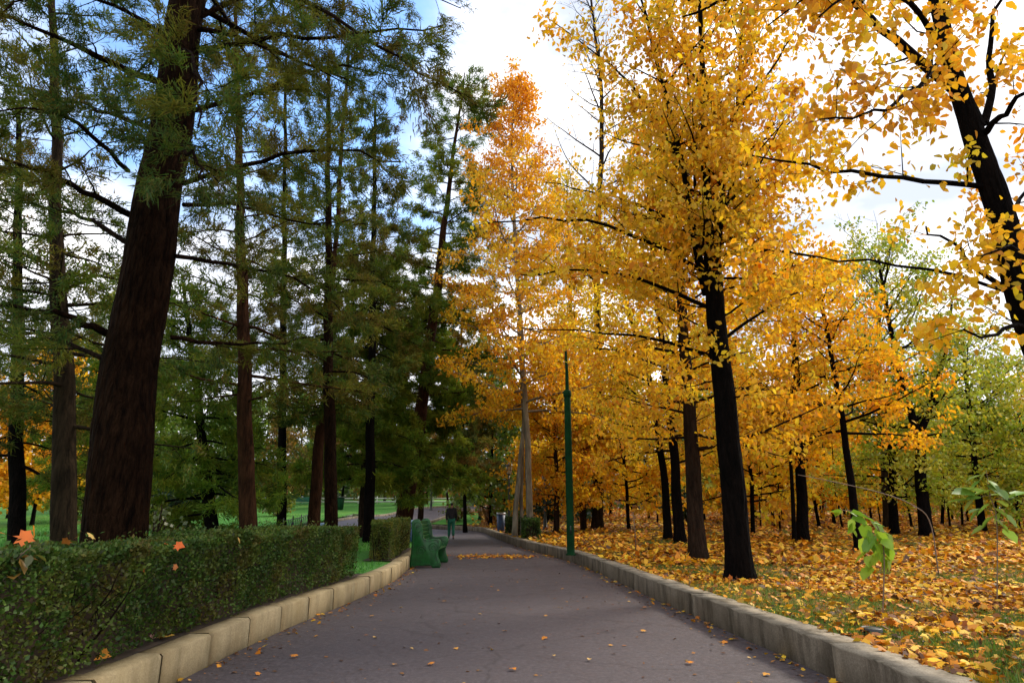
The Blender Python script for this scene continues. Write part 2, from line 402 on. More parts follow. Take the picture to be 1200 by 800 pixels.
kerb('concrete_kerb', REs[REs[:, 1] > 2.2], -.30, .285, 3.1, M['kerb_concrete'], rngf(2), gap=.003, jit=.003, chip=.03)
# planted ground each side (starts under the kerb's back edge)
def bed(name, line, far, mt, n=90, cols=70, dz=0.):
    A = resamp(line, n); B = A.copy(); B[:, 0] = far
    t = np.linspace(0, 1, cols)**2.2
    V = A[:, None]*(1-t[None, :, None])+B[:, None]*t[None, :, None]
    V[..., 2] = gz(V[..., 0], V[..., 1])-.03+.02*np.sin(V[..., 0]*1.7+V[..., 1]*.9)+dz
    i = (np.arange(n-1)*cols)[:, None]; k = np.arange(cols-1)[None]
    F = np.stack([i+k, i+k+1, i+cols+k+1, i+cols+k], -1).reshape(-1, 4)
    o = mesh(name, V.reshape(-1, 3), [F], mt, smooth=True); o['kind'] = 'structure'; return o
lb = offset(LEs, .18)
lb[-1] = (-5.2, 32.4, 0)
bed('lawn', lb, -130, M['lawn'])
ro = offset(REs, -.22); ro = ro[ro[:, 1] < 47.5]
ro = np.vstack([ro, [(ro[-1][0], 190, 0)]])
bed('leafy_ground', ro, 150, M['leafy_soil'], n=160, cols=90)
# beyond the junction: lawn slope on the far side of the path
A = np.array([(x_, 49.9, 0) for x_ in np.linspace(-130, -2.4, 70)]); B = A.copy(); B[:, 1] = 190
fl = strip(A, B, 60, 'far_lawn', M['lawn'], lambda x, y: gz(x, y)-.02)
A = np.array([(x_, 32.3, 0) for x_ in np.linspace(-130, -12.05, 40)]); B = A.copy(); B[:, 1] = 49.9
strip(A, B, 14, 'side_lawn', M['lawn'], lambda x, y: gz(x, y)-.02)
# side path that climbs away beyond the near trees, with low kerbs
sl = spline([(-11.5, 25.5, 0), (-9.6, 30, 0), (-10.2, 36, 0), (-10.6, 42, 0), (-9.8, 49, 0), (-7.6, 57, 0), (-2.5, 63, 0), (4, 66, 0)], 60)
sr = spline([(-8.2, 25.5, 0), (-6.3, 29.5, 0), (-6.0, 34, 0), (-6.8, 40, 0), (-7.2, 46, 0), (-5.2, 53, 0), (-.8, 58.5, 0), (4, 62, 0)], 60)
strip(sl, sr, 8, 'side_path', M['asphalt'], lambda x, y: np.maximum(gz(x, y), path_z(x, y))+.05)
def skerb(name, L, d):
    bmx = BM(); O = offset(L, d); n = len(L); V = []
    for p, q in zip(L, O):
        z = float(gz(p[0], p[1]))
        V += [(p[0], p[1], z-.3), (p[0], p[1], z+.17), (q[0], q[1], z+.17), (q[0], q[1], z-.3)]
    i = (np.arange(n-1)*4)[:, None]; k = np.arange(4)[None]; k2 = (k+1) % 4
    bmx.add(V, [np.stack([i+k, i+k2, i+4+k2, i+4+k], -1).reshape(-1, 4)])
    o = bmx.build(name, M['kerb_concrete']); o['kind'] = 'structure'
skerb('side_path_kerb', sl, .18); skerb('side_path_kerb', sr, -.18)

# ------------------------------------------------------------------ trees
def jitter_curve(p0, d, L, n, rng, wig, lift):
    """a wandering branch from p0"""
    pts = [np.array(p0)]; d = unit(np.array(d, float)); st = L/(n-1)
    for i in range(n-1):
        d = unit(d + rng.normal(0, wig, 3) + np.array([0, 0, lift]))
        pts.append(pts[-1]+d*st)
    return np.array(pts)
class Wood:
    def __init__(s): s.V = []; s.F = []; s.n = 0
    def add(s, pts, rad, sides, rough=0, rng=None):
        V, F, _ = tube(pts, rad, sides, rough, rng); s.V.append(V); s.F.append(F+s.n); s.n += len(V)
    def build(s, name, mt, parent, loc): return mesh(name, np.concatenate(s.V), [np.concatenate(s.F)], mt, parent, smooth=True, loc=loc)
def perp(d, rng):
    p = rng.normal(size=3); p -= d*np.dot(p, d); return unit(p)
def sprout(rng, limb, r0, wood, tips, cfg, px):
    """side branches and twigs along a limb; tips collects (point, direction)"""
    n = len(limb); T = unit(np.gradient(limb, axis=0)); L = np.linalg.norm(np.diff(limb, axis=0), axis=1).sum()
    ns = max(2, int(cfg['subs']*L)); side = 1
    for j in range(ns):
        u = cfg.get('bare', .15)+(1-cfg.get('bare', .15))*(j+rng.random())/ns
        k = min(n-1, int(u*(n-1))); p = limb[k]; d = T[k]
        side = -side
        h = unit(np.cross(d, [0, 0, 1.])+1e-6)
        q = unit(h*side*rng.uniform(.5, 1)+perp(d, rng)*cfg.get('chaos', .6))
        sd_ = unit(d*rng.uniform(.35, .9)+q*.9+np.array([0, 0, cfg.get('sublift', .1)]))
        sl_ = cfg['sublen']*rng.uniform(.55, 1.25)*(1-.45*u)*min(1, .4+L/3)
        sub = jitter_curve(p, sd_, sl_, 5, rng, .13, cfg.get('lift', 0.))
        rs = max(r0*(1-u)*.45, cfg['rmin'])
        if wood is not None: wood.add(sub, np.linspace(rs, cfg['rmin']*.6, 5), 4)
        st = unit(np.gradient(sub, axis=0))
        nt_ = max(2, int(cfg['twigs']*sl_))
        for _ in range(nt_):
            v_ = rng.uniform(.15, 1); kk = min(4, int(v_*4.99)); f = v_*4-min(3, int(v_*4)); i0 = min(3, int(v_*4))
            pp = sub[i0]*(1-f)+sub[i0+1]*f
            td = unit(st[kk]*rng.uniform(.3, 1)+perp(st[kk], rng)*.8+np.array([0, 0, cfg.get('twlift', 0.)]))
            tl = cfg['twlen']*rng.uniform(.5, 1.3)
            e = pp+td*tl
            if wood is not None and rng.random() < cfg.get('twood', .5): wood.add(np.array([pp, (pp+e)/2+rng.normal(0, .04, 3)*tl, e]), [cfg['rmin']*.7, cfg['rmin']*.55, cfg['rmin']*.35], 3)
            tips.append((pp, e))
        tips.append((sub[-2], sub[-1]))
def scatter(rng, tips, cfg):
    A = np.array([t[0] for t in tips]); B = np.array([t[1] for t in tips])
    n = cfg['per']; u = rng.random((len(A), n)); keep = rng.random(len(A)) < cfg.get('keep', 1.)
    P = A[:, None]*(1-u[..., None])+B[:, None]*u[..., None]
    P = P+rng.normal(0, cfg['spread'], P.shape)*np.array([1, 1, cfg.get('vs', .8)])
    D = np.repeat((B-A)[:, None], n, 1)
    return P[keep].reshape(-1, 3), D[keep].reshape(-1, 3)
GOLD = [(.92, .53, .022), (.92, .47, .018), (.80, .49, .035), (.82, .34, .014), (.84, .58, .05), (.66, .54, .04), (.58, .24, .015)]
AMBER = [(.90, .46, .015), (.85, .36, .012), (.88, .53, .03), (.70, .27, .01)]
LEMON = [(.82, .64, .05), (.86, .58, .03), (.58, .55, .05), (.72, .46, .03)]
LIME = [(.44, .50, .03), (.30, .42, .025), (.62, .56, .04), (.54, .46, .03), (.18, .30, .02)]
LEAFG = [(.09, .19, .018), (.06, .14, .016), (.18, .24, .02)]
FIR = [(.060, .11, .014), (.10, .14, .013), (.038, .08, .02), (.17, .16, .018), (.13, .085, .013)]
CEDAR = [(.095, .18, .014), (.15, .22, .014), (.06, .12, .018), (.22, .23, .018)]
DRY = [(.24, .13, .03), (.17, .15, .02), (.09, .11, .02), (.32, .17, .03)]

def crown_mesh(rng, tips, cfg, parent, loc, name='crown'):
    P, D = scatter(rng, tips, cfg)
    n = len(P)
    size = cfg['size']*rng.uniform(.65, 1.3, n)
    if cfg['kind'] == 'blade':
        V, F, k = leaves(P, size, rng, 'blade', D, cfg.get('fan', .55), .15, cfg['wid'])
    else:
        V, F, k = leaves(P, size, rng, cfg['kind'], D*0+np.array([0, 0, -.35]), 1., cfg.get('flat', .12))
    nb = max(1, len(tips)); pal = cfg['pal']
    ci = rng.integers(0, len(pal), 64)
    cell = (np.floor(P[:, 0]*.9)*7+np.floor(P[:, 1]*.9)*13+np.floor(P[:, 2]*1.1)*29).astype(int) % 64
    c = palette(n, rng, pal, cfg.get('w'), .18, np.array(pal)[ci][cell])
    if 'top' in cfg:                                        # leaves that have turned further, high in the crown
        z0, z1, pt = cfg['top']; f = sstep(z0, z1, P[:, 2])[:, None]*rng.uniform(.4, 1, (n, 1)); c = c*(1-f)+np.array(pt)*f*(1+rng.normal(0, .15, (n, 1)))
    return mesh(name, V, F, M[cfg.get('mat', 'autumn')], parent, col=np.repeat(np.clip(c, .003, .9), k, 0), loc=loc)

def tree(name, label, cat, base, trunk, r, bk, seed, cfg, limbs=(), auto=None, group=None, sides=12, rough=.03, trunks=()):
    """trunk: world points; limbs: (points, radius, cfg override); auto: dict(n,t0,t1,len(t),elev,az)"""
    rng = rngf(seed); root = empty(name, base, label, cat, group)
    wood = Wood(); tips = []
    def trunk_mesh(tp, r_):
        P = spline(tp, 36); s = np.linspace(0, 1, 36)
        ph = rng.uniform(0, 6.28, 4); hh_ = P[:, 2]-P[0][2]; am = (.02+.07*r_[0])*np.minimum(1, hh_/1.5)
        P[:, 0] += am*(.6*np.sin(hh_*1.1+ph[0])+.4*np.sin(hh_*2.7+ph[1])); P[:, 1] += am*(.6*np.sin(hh_*1.0+ph[2])+.4*np.sin(hh_*2.4+ph[3]))
        zb = P[:, 2]-P[0][2]
        rad = r_[0]*(1-s)+r_[1]*s; rad = rad*(1+.26*np.exp(-np.maximum(zb, 0)/(.5*r_[0]+.08)))
        P2 = np.vstack([P[0]-(P[1]-P[0])*.6, P]); rad2 = np.concatenate([[rad[0]*1.1], rad])
        if sides >= 18:                                     # near trunks: ridged bark and root swellings in the mesh itself
            f = np.linspace(0, 36, 420); P2 = np.stack([np.interp(f, np.arange(37), P2[:, k]) for k in range(3)], 1); rad2 = np.interp(f, np.arange(37), rad2)
            V, F, _ = tube(P2, rad2, 130); L_ = np.concatenate([[0], np.cumsum(np.linalg.norm(np.diff(P2, axis=0), axis=1))])
            an = np.arange(130)/130.
            def vn(ka, kz, sd_, wa=0.):
                g_ = rngf(sd_).random((int(L_[-1]*kz)+4, ka)); zz = L_[:, None]*kz+0*an; aa = (an[None]*ka+wa) % ka
                i_ = zz.astype(int); j_ = aa.astype(int) % ka; u = zz-i_; v = aa-np.floor(aa); u = u*u*(3-2*u); v = v*v*(3-2*v); j2 = (j_+1) % ka
                return (g_[i_, j_]*(1-u)+g_[i_+1, j_]*u)*(1-v)+(g_[i_, j2]*(1-u)+g_[i_+1, j2]*u)*v
            wa = 2.2*vn(7, 1.6, seed+3)
            rg = np.abs(2*vn(26, 2.2, seed+1, wa)-1)**.7; fi = vn(60, 9, seed+2, 2*wa)
            dz = (.018+.035*r_[0])*(rg*.75+fi*.35)+.10*r_[0]*(vn(5, .9, seed+4)-.5)
            zr = (P2[:, 2]-P[0][2])[:, None]; dz = dz+r_[0]*.30*np.exp(-np.maximum(zr, 0)/(.7*r_[0]))*(vn(6, .5, seed+5)-.35)
            nrm = unit(V.reshape(420, 130, 3)-P2[:, None]); V = (V.reshape(420, 130, 3)+nrm*(dz-.02)[..., None]*np.clip(rad2/rad2[0], .25, 1)[:, None, None]).reshape(-1, 3)
            wood.V.append(V); wood.F.append(F+wood.n); wood.n += len(V)
        else: wood.add(P2, rad2, sides, rough, rng)
        return P, rad
    P, rad = trunk_mesh(trunk, r)
    for tp, r_ in trunks: trunk_mesh(tp, r_)
    for L in limbs:
        q = spline(L[0], 12); c2 = dict(cfg, **(L[2] if len(L) > 2 else {}))
        q[1:-1] += rng.normal(0, .025, (10, 3))*np.linspace(.3, 1, 10)[:, None]
        wood.add(q, np.linspace(L[1], max(L[1]*.22, c2['rmin']), 12), 8)
        sprout(rng, q, L[1], wood, tips, c2, None)
        for i in range(c2.get('boughs', 0)):
            u = .12+.86*(i+rng.random())/c2['boughs']; k_ = int(u*11); az = i*2.4+rng.normal(0, .4); el = .1+.7*u+rng.normal(0, .13); Lh = (2.7-1.6*u)*rng.uniform(.7, 1.2)
            b_q = jitter_curve(q[k_], (math.cos(az)*math.cos(el), math.sin(az)*math.cos(el), math.sin(el)), Lh, 9, rng, .09, .02)
            wood.add(b_q, np.linspace(min(L[1]*(1-.75*u)*.6, .012*Lh+.008), c2['rmin']*.7, 9), 6); sprout(rng, b_q, .02, wood, tips, c2, None)
    if auto:
        for i in range(auto['n']):
            t = auto['t0']+(auto['t1']-auto['t0'])*(i+rng.random())/auto['n']
            f = t*35; i0 = min(34, int(f)); p = P[i0]*(1-(f-i0))+P[i0+1]*(f-i0)
            az = i*2.4+rng.normal(0, .4)
            if 'az' in auto: az = auto['az'][0]+(auto['az'][1]-auto['az'][0])*rng.random()
            tt = (t-auto['t0'])/(auto['t1']-auto['t0'])
            el = auto['elev'][0]*(1-tt)+auto['elev'][1]*tt + rng.normal(0, .13)
            Lh = auto['len'](tt)*rng.uniform(.7, 1.2)
            d = np.array([math.cos(az)*math.cos(el), math.sin(az)*math.cos(el), math.sin(el)])
            q = jitter_curve(p, d, Lh, 9, rng, .09, auto.get('lift', .02))
            r_ = min(rad[i0]*.5, .012*Lh+.008)
            wood.add(q, np.linspace(r_, cfg['rmin']*.7, 9), 6)
            sprout(rng, q, r_, wood, tips, cfg, None)
    wood.build('trunk', M[bk], root, base)
    if cfg.get('per', 0): crown_mesh(rng, tips, cfg, root, base)
    return root
def WP(Y, *pts): return [W(p[0], p[1], Y+(p[2] if len(p) > 2 else 0)) for p in pts]
def base_at(px, Y):
    # foot of a tree seen in column px at distance Y
    p = W(px, 600, Y)
    for _ in range(4):
        z = float(gz(p[0], p[1])); d = p.copy()
        py = 400-FPX*(((z-EYE)*math.cos(PITCH)-Y*math.sin(PITCH))/((z-EYE)*math.sin(PITCH)+Y*math.cos(PITCH)))
        p = W(px, py, Y)
    p[2] = gz(p[0], p[1])-.03; return p

# settings shared by kinds of tree (lengths in metres)
BROAD = dict(subs=2.6, sublen=1.25, twigs=4.2, twlen=.42, rmin=.006, per=14, spread=.12, vs=.6, size=.10, kind='oval', pal=GOLD, sublift=.12, chaos=.55, twood=.5)
CONIF = dict(subs=3.4, sublen=.95, twigs=5, twlen=.32, rmin=.005, per=44, spread=.07, size=.17, kind='blade', wid=.18, pal=FIR, mat='needle', sublift=-.05, chaos=.45, bare=.3, lift=-.02, twood=.35, fan=.6)

# --- the big conifer in front, behind the hedge
b_ = base_at(126, 7.3)
Y = 7.3
up = lambda a, bb: dict(subs=a, sublen=bb)
c = dict(CONIF, per=95, size=.085, wid=.14, spread=.035, bare=.22, subs=4.0, twigs=5.2)
limb = lambda r, *pts, **k: (WP(Y, *pts), r, k)
tree('pine_tree', 'thick black-brown ridged trunk of a tall conifer rising just behind the long hedge', 'tree', b_,
     [b_, W(145, 500, Y), W(172, 320, Y), W(200, 140, Y), W(222, 0, Y), W(246, -160, Y), W(275, -360, Y)], (.335, .17), 'bark_pine', 11, c, sides=26, rough=.035,
     limbs=[limb(.05, (195, 100), (120, 70, -.6), (60, 38, -1), (-40, 5, -1.4)), limb(.035, (180, 150), (130, 135), (80, 115, .6), (-20, 92, 1)),
            limb(.045, (160, 255), (100, 225, -.5), (50, 200, -.8), (-40, 178, -1)), limb(.035, (150, 285), (100, 255, .5), (50, 243, .9), (-40, 225, 1.2)),
            limb(.05, (130, 392), (90, 375, -.4), (45, 362, -.7), (-40, 362, -1)), limb(.03, (120, 420), (70, 400, .5), (10, 395, 1), (-40, 380, 1.4)),
            limb(.03, (200, 395), (260, 402, .4), (320, 402, .9), (380, 392, 1.5)), limb(.03, (205, 300), (280, 312, .7), (350, 330, 1.4), (400, 365, 2)),
            limb(.035, (215, 215), (300, 190, -.5), (380, 175, -.8), (470, 190, -1)), limb(.03, (215, 240), (280, 240, .8), (350, 260, 1.4), (430, 262, 2)),
            limb(.035, (225, 130), (310, 105, .6), (390, 80, 1), (470, 90, 1.6)), limb(.035, (230, 60), (320, 45, -.5), (420, 40, -.8), (520, 30, -1)),
            limb(.035, (235, 20), (330, -20, .5), (430, -30, 1), (540, 10, 1.6)), limb(.03, (240, -20), (350, 0, -1.2), (450, 60, -1.8), (540, 110, -2)),
            limb(.03, (185, 150), (205, 165, -1.0), (225, 185, -1.9), (240, 215, -2.4)), limb(.03, (210, 60), (222, 60, -1.2), (232, 90, -2.2), (232, 150, -2.8)),
            limb(.03, (150, 200), (110, 160, -1.4), (60, 130, -2), (0, 130, -2.4)), limb(.03, (190, 40), (140, 10, -1), (60, -10, -1.6), (-30, 30, -2))],
     auto=dict(n=26, t0=.62, t1=.98, elev=(.05, .5), len=lambda t: 3.6-1.8*t, lift=-.01))

def conifer(name, label, px, Y, topx, topy, r, bk, seed, nl, L0, L1, t0=.2, pal=FIR, cat='tree', mid=None, per=16, elev=(-.05, .4), group=None, dens=1., cfgx=None):
    b = base_at(px, Y); k = Y/7.3
    c = dict(CONIF, pal=pal, size=.085+.028*k, wid=.22, per=int(per*2.2), spread=.035+.015*k, subs=2.7*dens, twigs=4.4, sublen=1.0, rmin=.004+.0012*k, bare=.22)
    if cfgx: c.update(cfgx)
    T = [b]+([W(*m_, Y) for m_ in mid] if mid else [])+[W(topx, topy, Y)]
    return tree(name, label, cat, b, T, r, bk, seed, c, auto=dict(n=nl, t0=t0, t1=.99, elev=elev, len=lambda t: L0*(1-t)+L1*t, lift=-.012), group=group)
conifer('pine_tree', 'dark narrow conifer trunk standing close beside the thick trunk, bare lower twigs', 76, 11.5, 62, -40, (.21, .06), 'bark_grey', 21, 40, 2.9, 1.2, .2, mid=[(72, 400), (66, 250)], dens=.9)
conifer('pine_tree', 'conifer with straight reddish-brown trunk between the hedge and the lawn', 292, 15.5, 276, 10, (.21, .05), 'bark_red', 22, 44, 3.0, 1.0, .22, mid=[(285, 400), (281, 220)])
conifer('pine_tree', 'slim dark conifer trunk rising straight in front of the grey side path', 389, 18.5, 384, 70, (.2, .05), 'bark_pine', 23, 44, 2.9, .8, .3, mid=[(385, 420), (385, 250)])
conifer('pine_tree', 'leaning brown conifer trunk crossing the straight dark trunk by the side path', 366, 20.5, 408, 60, (.21, .05), 'bark_red', 24, 40, 2.6, .8, .38, mid=[(376, 500), (384, 420)])
conifer('pine_tree', 'tall conifer with thick reddish trunk leaning over the green bench', 470, 31, 545, 85, (.42, .03), 'bark_red', 25, 70, 4.4, 1.5, .3, pal=CEDAR, mid=[(490, 500), (512, 340), (526, 220)], per=20)
conifer('cedar_tree', 'low dark green cedar with foliage drooping to the lawn beside the thick trunk', 252, 19, 215, 330, (.2, .04), 'bark_dark', 26, 60, 3.3, 1.2, .06, pal=CEDAR, elev=(-.2, .3), per=20, dens=1.2)
conifer('cedar_tree', 'bushy green cedar filling the space behind the two crossing trunks', 425, 27, 435, 310, (.2, .05), 'bark_brown', 27, 70, 3.4, 1.2, .2, pal=CEDAR, per=26, dens=1.3)
conifer('cedar_tree', 'lush green cedar with drooping sprays beside the leaning reddish trunk', 492, 33, 500, 350, (.16, .04), 'bark_brown', 34, 70, 3.1, 1.1, .22, pal=CEDAR, per=24, dens=1.3)
conifer('cedar_tree', 'dark slender cedar behind the walking man', 545, 42, 540, 350, (.12, .04), 'bark_dark', 28, 60, 2.9, .8, .22, pal=DRY+FIR, per=20, dens=1.2)
conifer('pine_tree', 'dark conifer mass far behind the reddish-brown trunk', 330, 27, 335, 60, (.2, .05), 'bark_dark', 29, 44, 3.2, 1., .27, pal=FIR, per=18)
conifer('pine_tree', 'dusky conifer at the edge of the wood behind the narrow trunk', 20, 19, 22, 120, (.22, .06), 'bark_dark', 30, 56, 3.2, 1., .16, pal=FIR+DRY[:1], per=16)
conifer('pine_tree', 'thin conifer whose dark clumps hang above the side path', 432, 24, 440, 120, (.2, .05), 'bark_dark', 31, 50, 2.6, 1.1, .34, pal=FIR, per=22)
conifer('cedar_tree', 'dark cedar beyond the lawn behind the red-brown trunk', 140, 30, 150, 330, (.22, .06), 'bark_dark', 32, 60, 4., 1.2, .1, pal=CEDAR, per=20)

conifer('cedar_tree', 'grey-green slender conifer seen past the green pole among yellow crowns', 688, 47, 686, 448, (.12, .03), 'bark_grey', 35, 50, 2.0, .7, .25, pal=[(.07, .09, .05), (.10, .12, .06), (.05, .07, .04)], per=20, dens=1.1)
# --- broadleaved trees
def broad(name, label, px, Y, pts, r, bk, seed, auto, pal=GOLD, size=None, per=7, limbs=(), cfgx=None, group=None, sides=12, trunks=(), cat='tree'):
    b = base_at(px, Y); k = Y/11.
    c = dict(BROAD, pal=pal, size=size or .085+.026*k, per=int(per*1.9), rmin=.005+.0015*k, spread=.09+.03*k)
    if cfgx: c.update(cfgx)
    T = [b]+[W(*p, Y) for p in pts]
    L = [(WP(Y, *l[1]), l[0], l[2] if len(l) > 2 else {}) for l in limbs]
    tk = [([base_at(q[0], Y+q[1])]+[W(*p, Y+q[1]) for p in q[2]], q[3]) for q in trunks]
    return tree(name, label, cat, b, T, r, bk, seed, c, L, auto, group, sides, trunks=tk)
# black trunk by the concrete kerb
few = dict(subs=1.8, sublen=.9)
broad('autumn_tree', 'golden tree with thick black trunk standing nearest the concrete kerb', 868, 11.4, [(857, 560), (845, 430), (838, 340), (832, 285)], (.225, .15), 'bark_dark', 41,
      dict(n=14, t0=.42, t1=.98, elev=(.0, .3), len=lambda t: .9+.9*t, lift=.02), limbs=[
      (.10, [(834, 300), (828, 200), (823, 80), (819, -60), (815, -180)], dict(boughs=26)), (.075, [(840, 310), (846, 230), (862, 150), (868, 40), (880, -80)], dict(boughs=16)),
      (.10, [(838, 345), (818, 300), (806, 225), (790, 150), (768, 70), (745, -20)], dict(boughs=18)), (.06, [(826, 345, .3), (818, 300, .5), (815, 220, .8), (806, 100, 1.2), (800, -20, 1.6)], dict(boughs=12)),
      (.05, [(826, 320), (770, 288), (700, 262), (630, 256), (550, 266)]),
      (.045, [(815, 280), (760, 245, .8), (700, 226, 1.2), (640, 214, 1.6)]),
      (.045, [(830, 360), (765, 333, -.6), (690, 316, -1), (610, 322, -1.2)]),
      (.04, [(838, 300), (880, 292, -.4), (915, 294, -.8), (955, 302, -1)]),
      (.045, [(834, 250), (880, 216, .6), (930, 192, 1), (975, 176, 1.4)]),
      (.04, [(828, 185), (868, 125, -.5), (905, 80, -.8), (940, 20, -1)]),
      (.035, [(800, 190), (745, 105), (700, 65), (640, 20)], dict(per=4, keep=.5, subs=3.2, sublen=1.0)),
      (.04, [(842, 420), (770, 398, .5), (700, 388, 1), (610, 384, 1.4)]),
      (.035, [(845, 400), (900, 360, .5), (945, 340, 1), (985, 330, 1.2)])], per=8, sides=20)
broad('autumn_tree', 'golden tree with brown trunk flaring at its foot behind the black trunk', 819, 15.8, [(812, 560), (806, 450), (798, 340), (792, 230), (790, 150)], (.22, .05), 'bark_brown', 42,
      dict(n=44, t0=.26, t1=.98, elev=(.0, .8), len=lambda t: 3.3-1.6*t, lift=.01), per=6, sides=18)
broad('autumn_tree', 'thin dark trunked golden tree, nearer of the pair behind the flared trunk', 797, 22.5, [(790, 540), (778, 420), (765, 300), (757, 180)], (.2, .05), 'bark_dark', 43,
      dict(n=34, t0=.24, t1=.98, elev=(.0, .7), len=lambda t: 3.3-1.6*t), per=6)
broad('autumn_tree', 'slender dark trunked golden tree, farther of the pair behind the flared trunk', 783, 24.5, [(776, 540), (760, 440), (735, 360), (715, 290)], (.16, .05), 'bark_dark', 44,
      dict(n=30, t0=.24, t1=.98, elev=(.0, .7), len=lambda t: 3.0-1.4*t), per=5, pal=LEMON)
# tall plane tree by the blue bin
broad('plane_tree', 'tall plane tree with pale stems and an orange top beside the clipped bushes', 622, 28, [(617, 500), (610, 380), (602, 250), (600, 150), (604, 100)], (.15, .03), 'bark_pale', 45,
      dict(n=72, t0=.22, t1=.99, elev=(-.05, 1.0), len=lambda t: 5.4-4.7*t), per=8, pal=GOLD, cfgx=dict(top=(15.5, 20., (.84, .37, .02))),
      trunks=[(612, .8, [(611, 560), (613, 480), (606, 380)], (.09, .05)), (603, .5, [(606, 580), (611, 520), (617, 460)], (.13, .06))])
broad('autumn_tree', 'bright yellow tree filling the gap between the pale plane stems and the green pole', 652, 32, [(652, 560), (650, 490), (648, 425)], (.15, .04), 'bark_brown', 46,
      dict(n=40, t0=.14, t1=.98, elev=(.0, .8), len=lambda t: 3.2-1.2*t), per=9, pal=AMBER+GOLD)
broad('autumn_tree', 'tall airy yellow tree with slender stem rising behind the green pole', 684, 34, [(676, 480), (668, 330), (664, 215)], (.16, .03), 'bark_brown', 47,
      dict(n=60, t0=.2, t1=.99, elev=(.0, .9), len=lambda t: 4.6-3.2*t), per=6, pal=LEMON+GOLD[:2])
# near tree at the edge with big leaves
Y = 6.6
b_ = base_at(1290, Y)
c = dict(BROAD, size=.094, per=14, spread=.11, subs=3.0, sublen=.9, twigs=5, twlen=.32, rmin=.0045, pal=GOLD+[(.8, .36, .03)])
tree('autumn_tree', 'big-leaved golden tree with dark forked trunk leaning in from beside the concrete kerb', 'tree', b_,
     [b_, W(1245, 500, Y), W(1200, 355, Y), W(1166, 225, Y), W(1140, 140, Y), W(1112, 70, Y), W(1092, -20, Y), W(1070, -150, Y)], (.19, .06), 'bark_dark', 51, c, sides=18,
     limbs=[limb(.085, (1146, 150), (1125, 110), (1080, 75), (1040, 40), (1005, 5), (960, -50)), limb(.05, (1010, 5), (940, -10), (870, -5), (800, 20)),
            limb(.05, (1153, 145), (1163, 105), (1158, 60), (1168, 10), (1185, -60)), limb(.035, (1162, 220), (1100, 213), (1050, 208, -.2), (985, 200, -.4), (930, 190, -.5), (880, 182, -.6)),
            limb(.035, (1195, 350), (1150, 318), (1120, 290, -.3), (1085, 265, -.5)), limb(.022, (1190, 345), (1100, 318, .3), (1000, 303, .5), (930, 297, .6), (870, 292, .7), per=5, bare=.75),
            limb(.04, (1120, 80), (1070, 10, -.8), (1020, -20, -1.4), (960, 20, -1.8)), limb(.04, (1150, 160), (1190, 120, -.6), (1230, 80, -1)), limb(.035, (1175, 260), (1200, 230, .6), (1250, 200, 1)),
            limb(.03, (1110, 60), (1080, 100, -.9), (1030, 130, -1.4), (960, 140, -1.7)), limb(.03, (1090, -30), (1000, -50, .8), (900, -30, 1.3), (830, 10, 1.5)),
            limb(.03, (1090, -30), (1040, -50, -.9), (980, -30, -1.4), (900, 30, -1.8)),
            limb(.03, (1210, 390), (1190, 380, -.5), (1160, 395, -1), (1130, 385, -1.3)), limb(.03, (1200, 350), (1220, 320, -.3), (1190, 290, -.9), (1150, 300, -1.2))])
# leaning slim trunk and others in the middle of the wood
broad('autumn_tree', 'slim black trunk leaning in the leaf-covered wood under an orange crown', 1007, 18.5, [(996, 560), (985, 480), (970, 390), (955, 330)], (.12, .04), 'bark_dark', 52,
      dict(n=28, t0=.4, t1=.98, elev=(.1, .7), len=lambda t: 2.7-1.3*t), per=6, pal=AMBER+GOLD[:2])
broad('autumn_tree', 'orange-gold tree with stout short black trunk standing midway in the wood', 941, 23.3, [(937, 540), (934, 450), (928, 370), (925, 330)], (.21, .05), 'bark_dark', 53,
      dict(n=36, t0=.3, t1=.98, elev=(.0, .6), len=lambda t: 3.6-1.4*t), per=6, pal=AMBER+GOLD+LEMON)
broad('autumn_tree', 'thin crooked black stem close beside the stout short black trunk', 931, 22.6, [(928, 560), (926, 500), (930, 440)], (.08, .03), 'bark_dark', 54,
      dict(n=10, t0=.5, t1=.98, elev=(.1, .6), len=lambda t: 1.6), per=8, pal=GOLD)
broad('lime_tree', 'green-yellow tree with dark forking trunk among the fallen leaves', 1086, 26, [(1078, 560), (1075, 510), (1055, 440), (1040, 370), (1030, 300)], (.25, .05), 'bark_dark', 55,
      dict(n=34, t0=.4, t1=.98, elev=(.2, .9), len=lambda t: 3.8-1.2*t, lift=.02), per=5, pal=LIME, limbs=[(.16, [(1075, 515), (1092, 470), (1108, 410), (1120, 330)], {}), (.1, [(1062, 460), (1040, 420, -1), (1010, 400, -1.5)], {})], cfgx=dict(mat='green'))
broad('lime_tree', 'dense green tree with dark low-branching trunk next to the forking trunk', 1048, 28, [(1046, 570), (1042, 520), (1030, 450)], (.2, .05), 'bark_dark', 56,
      dict(n=34, t0=.25, t1=.98, elev=(-.1, .7), len=lambda t: 3.3-1.3*t), per=5, pal=LIME[:4], cfgx=dict(mat='green'))
broad('lime_tree', 'pale green tree with leaning dark trunk near the outermost sapling', 1152, 30, [(1143, 550), (1135, 470), (1128, 400)], (.17, .05), 'bark_dark', 57,
      dict(n=36, t0=.28, t1=.98, elev=(.0, .7), len=lambda t: 3.7-1.4*t), per=5, pal=LIME, cfgx=dict(mat='green'))
broad('bare_tree', 'almost bare tree with upright grey whips behind the green-yellow tree', 1040, 34, [(1035, 520), (1030, 420), (1028, 330)], (.2, .06), 'bark_grey', 58,
      dict(n=34, t0=.3, t1=.98, elev=(.8, 1.3), len=lambda t: 6.2-2*t), per=1, pal=LIME, cfgx=dict(mat='green', subs=1.3, sublen=1.8, keep=.6, twood=1., twigs=2.5))
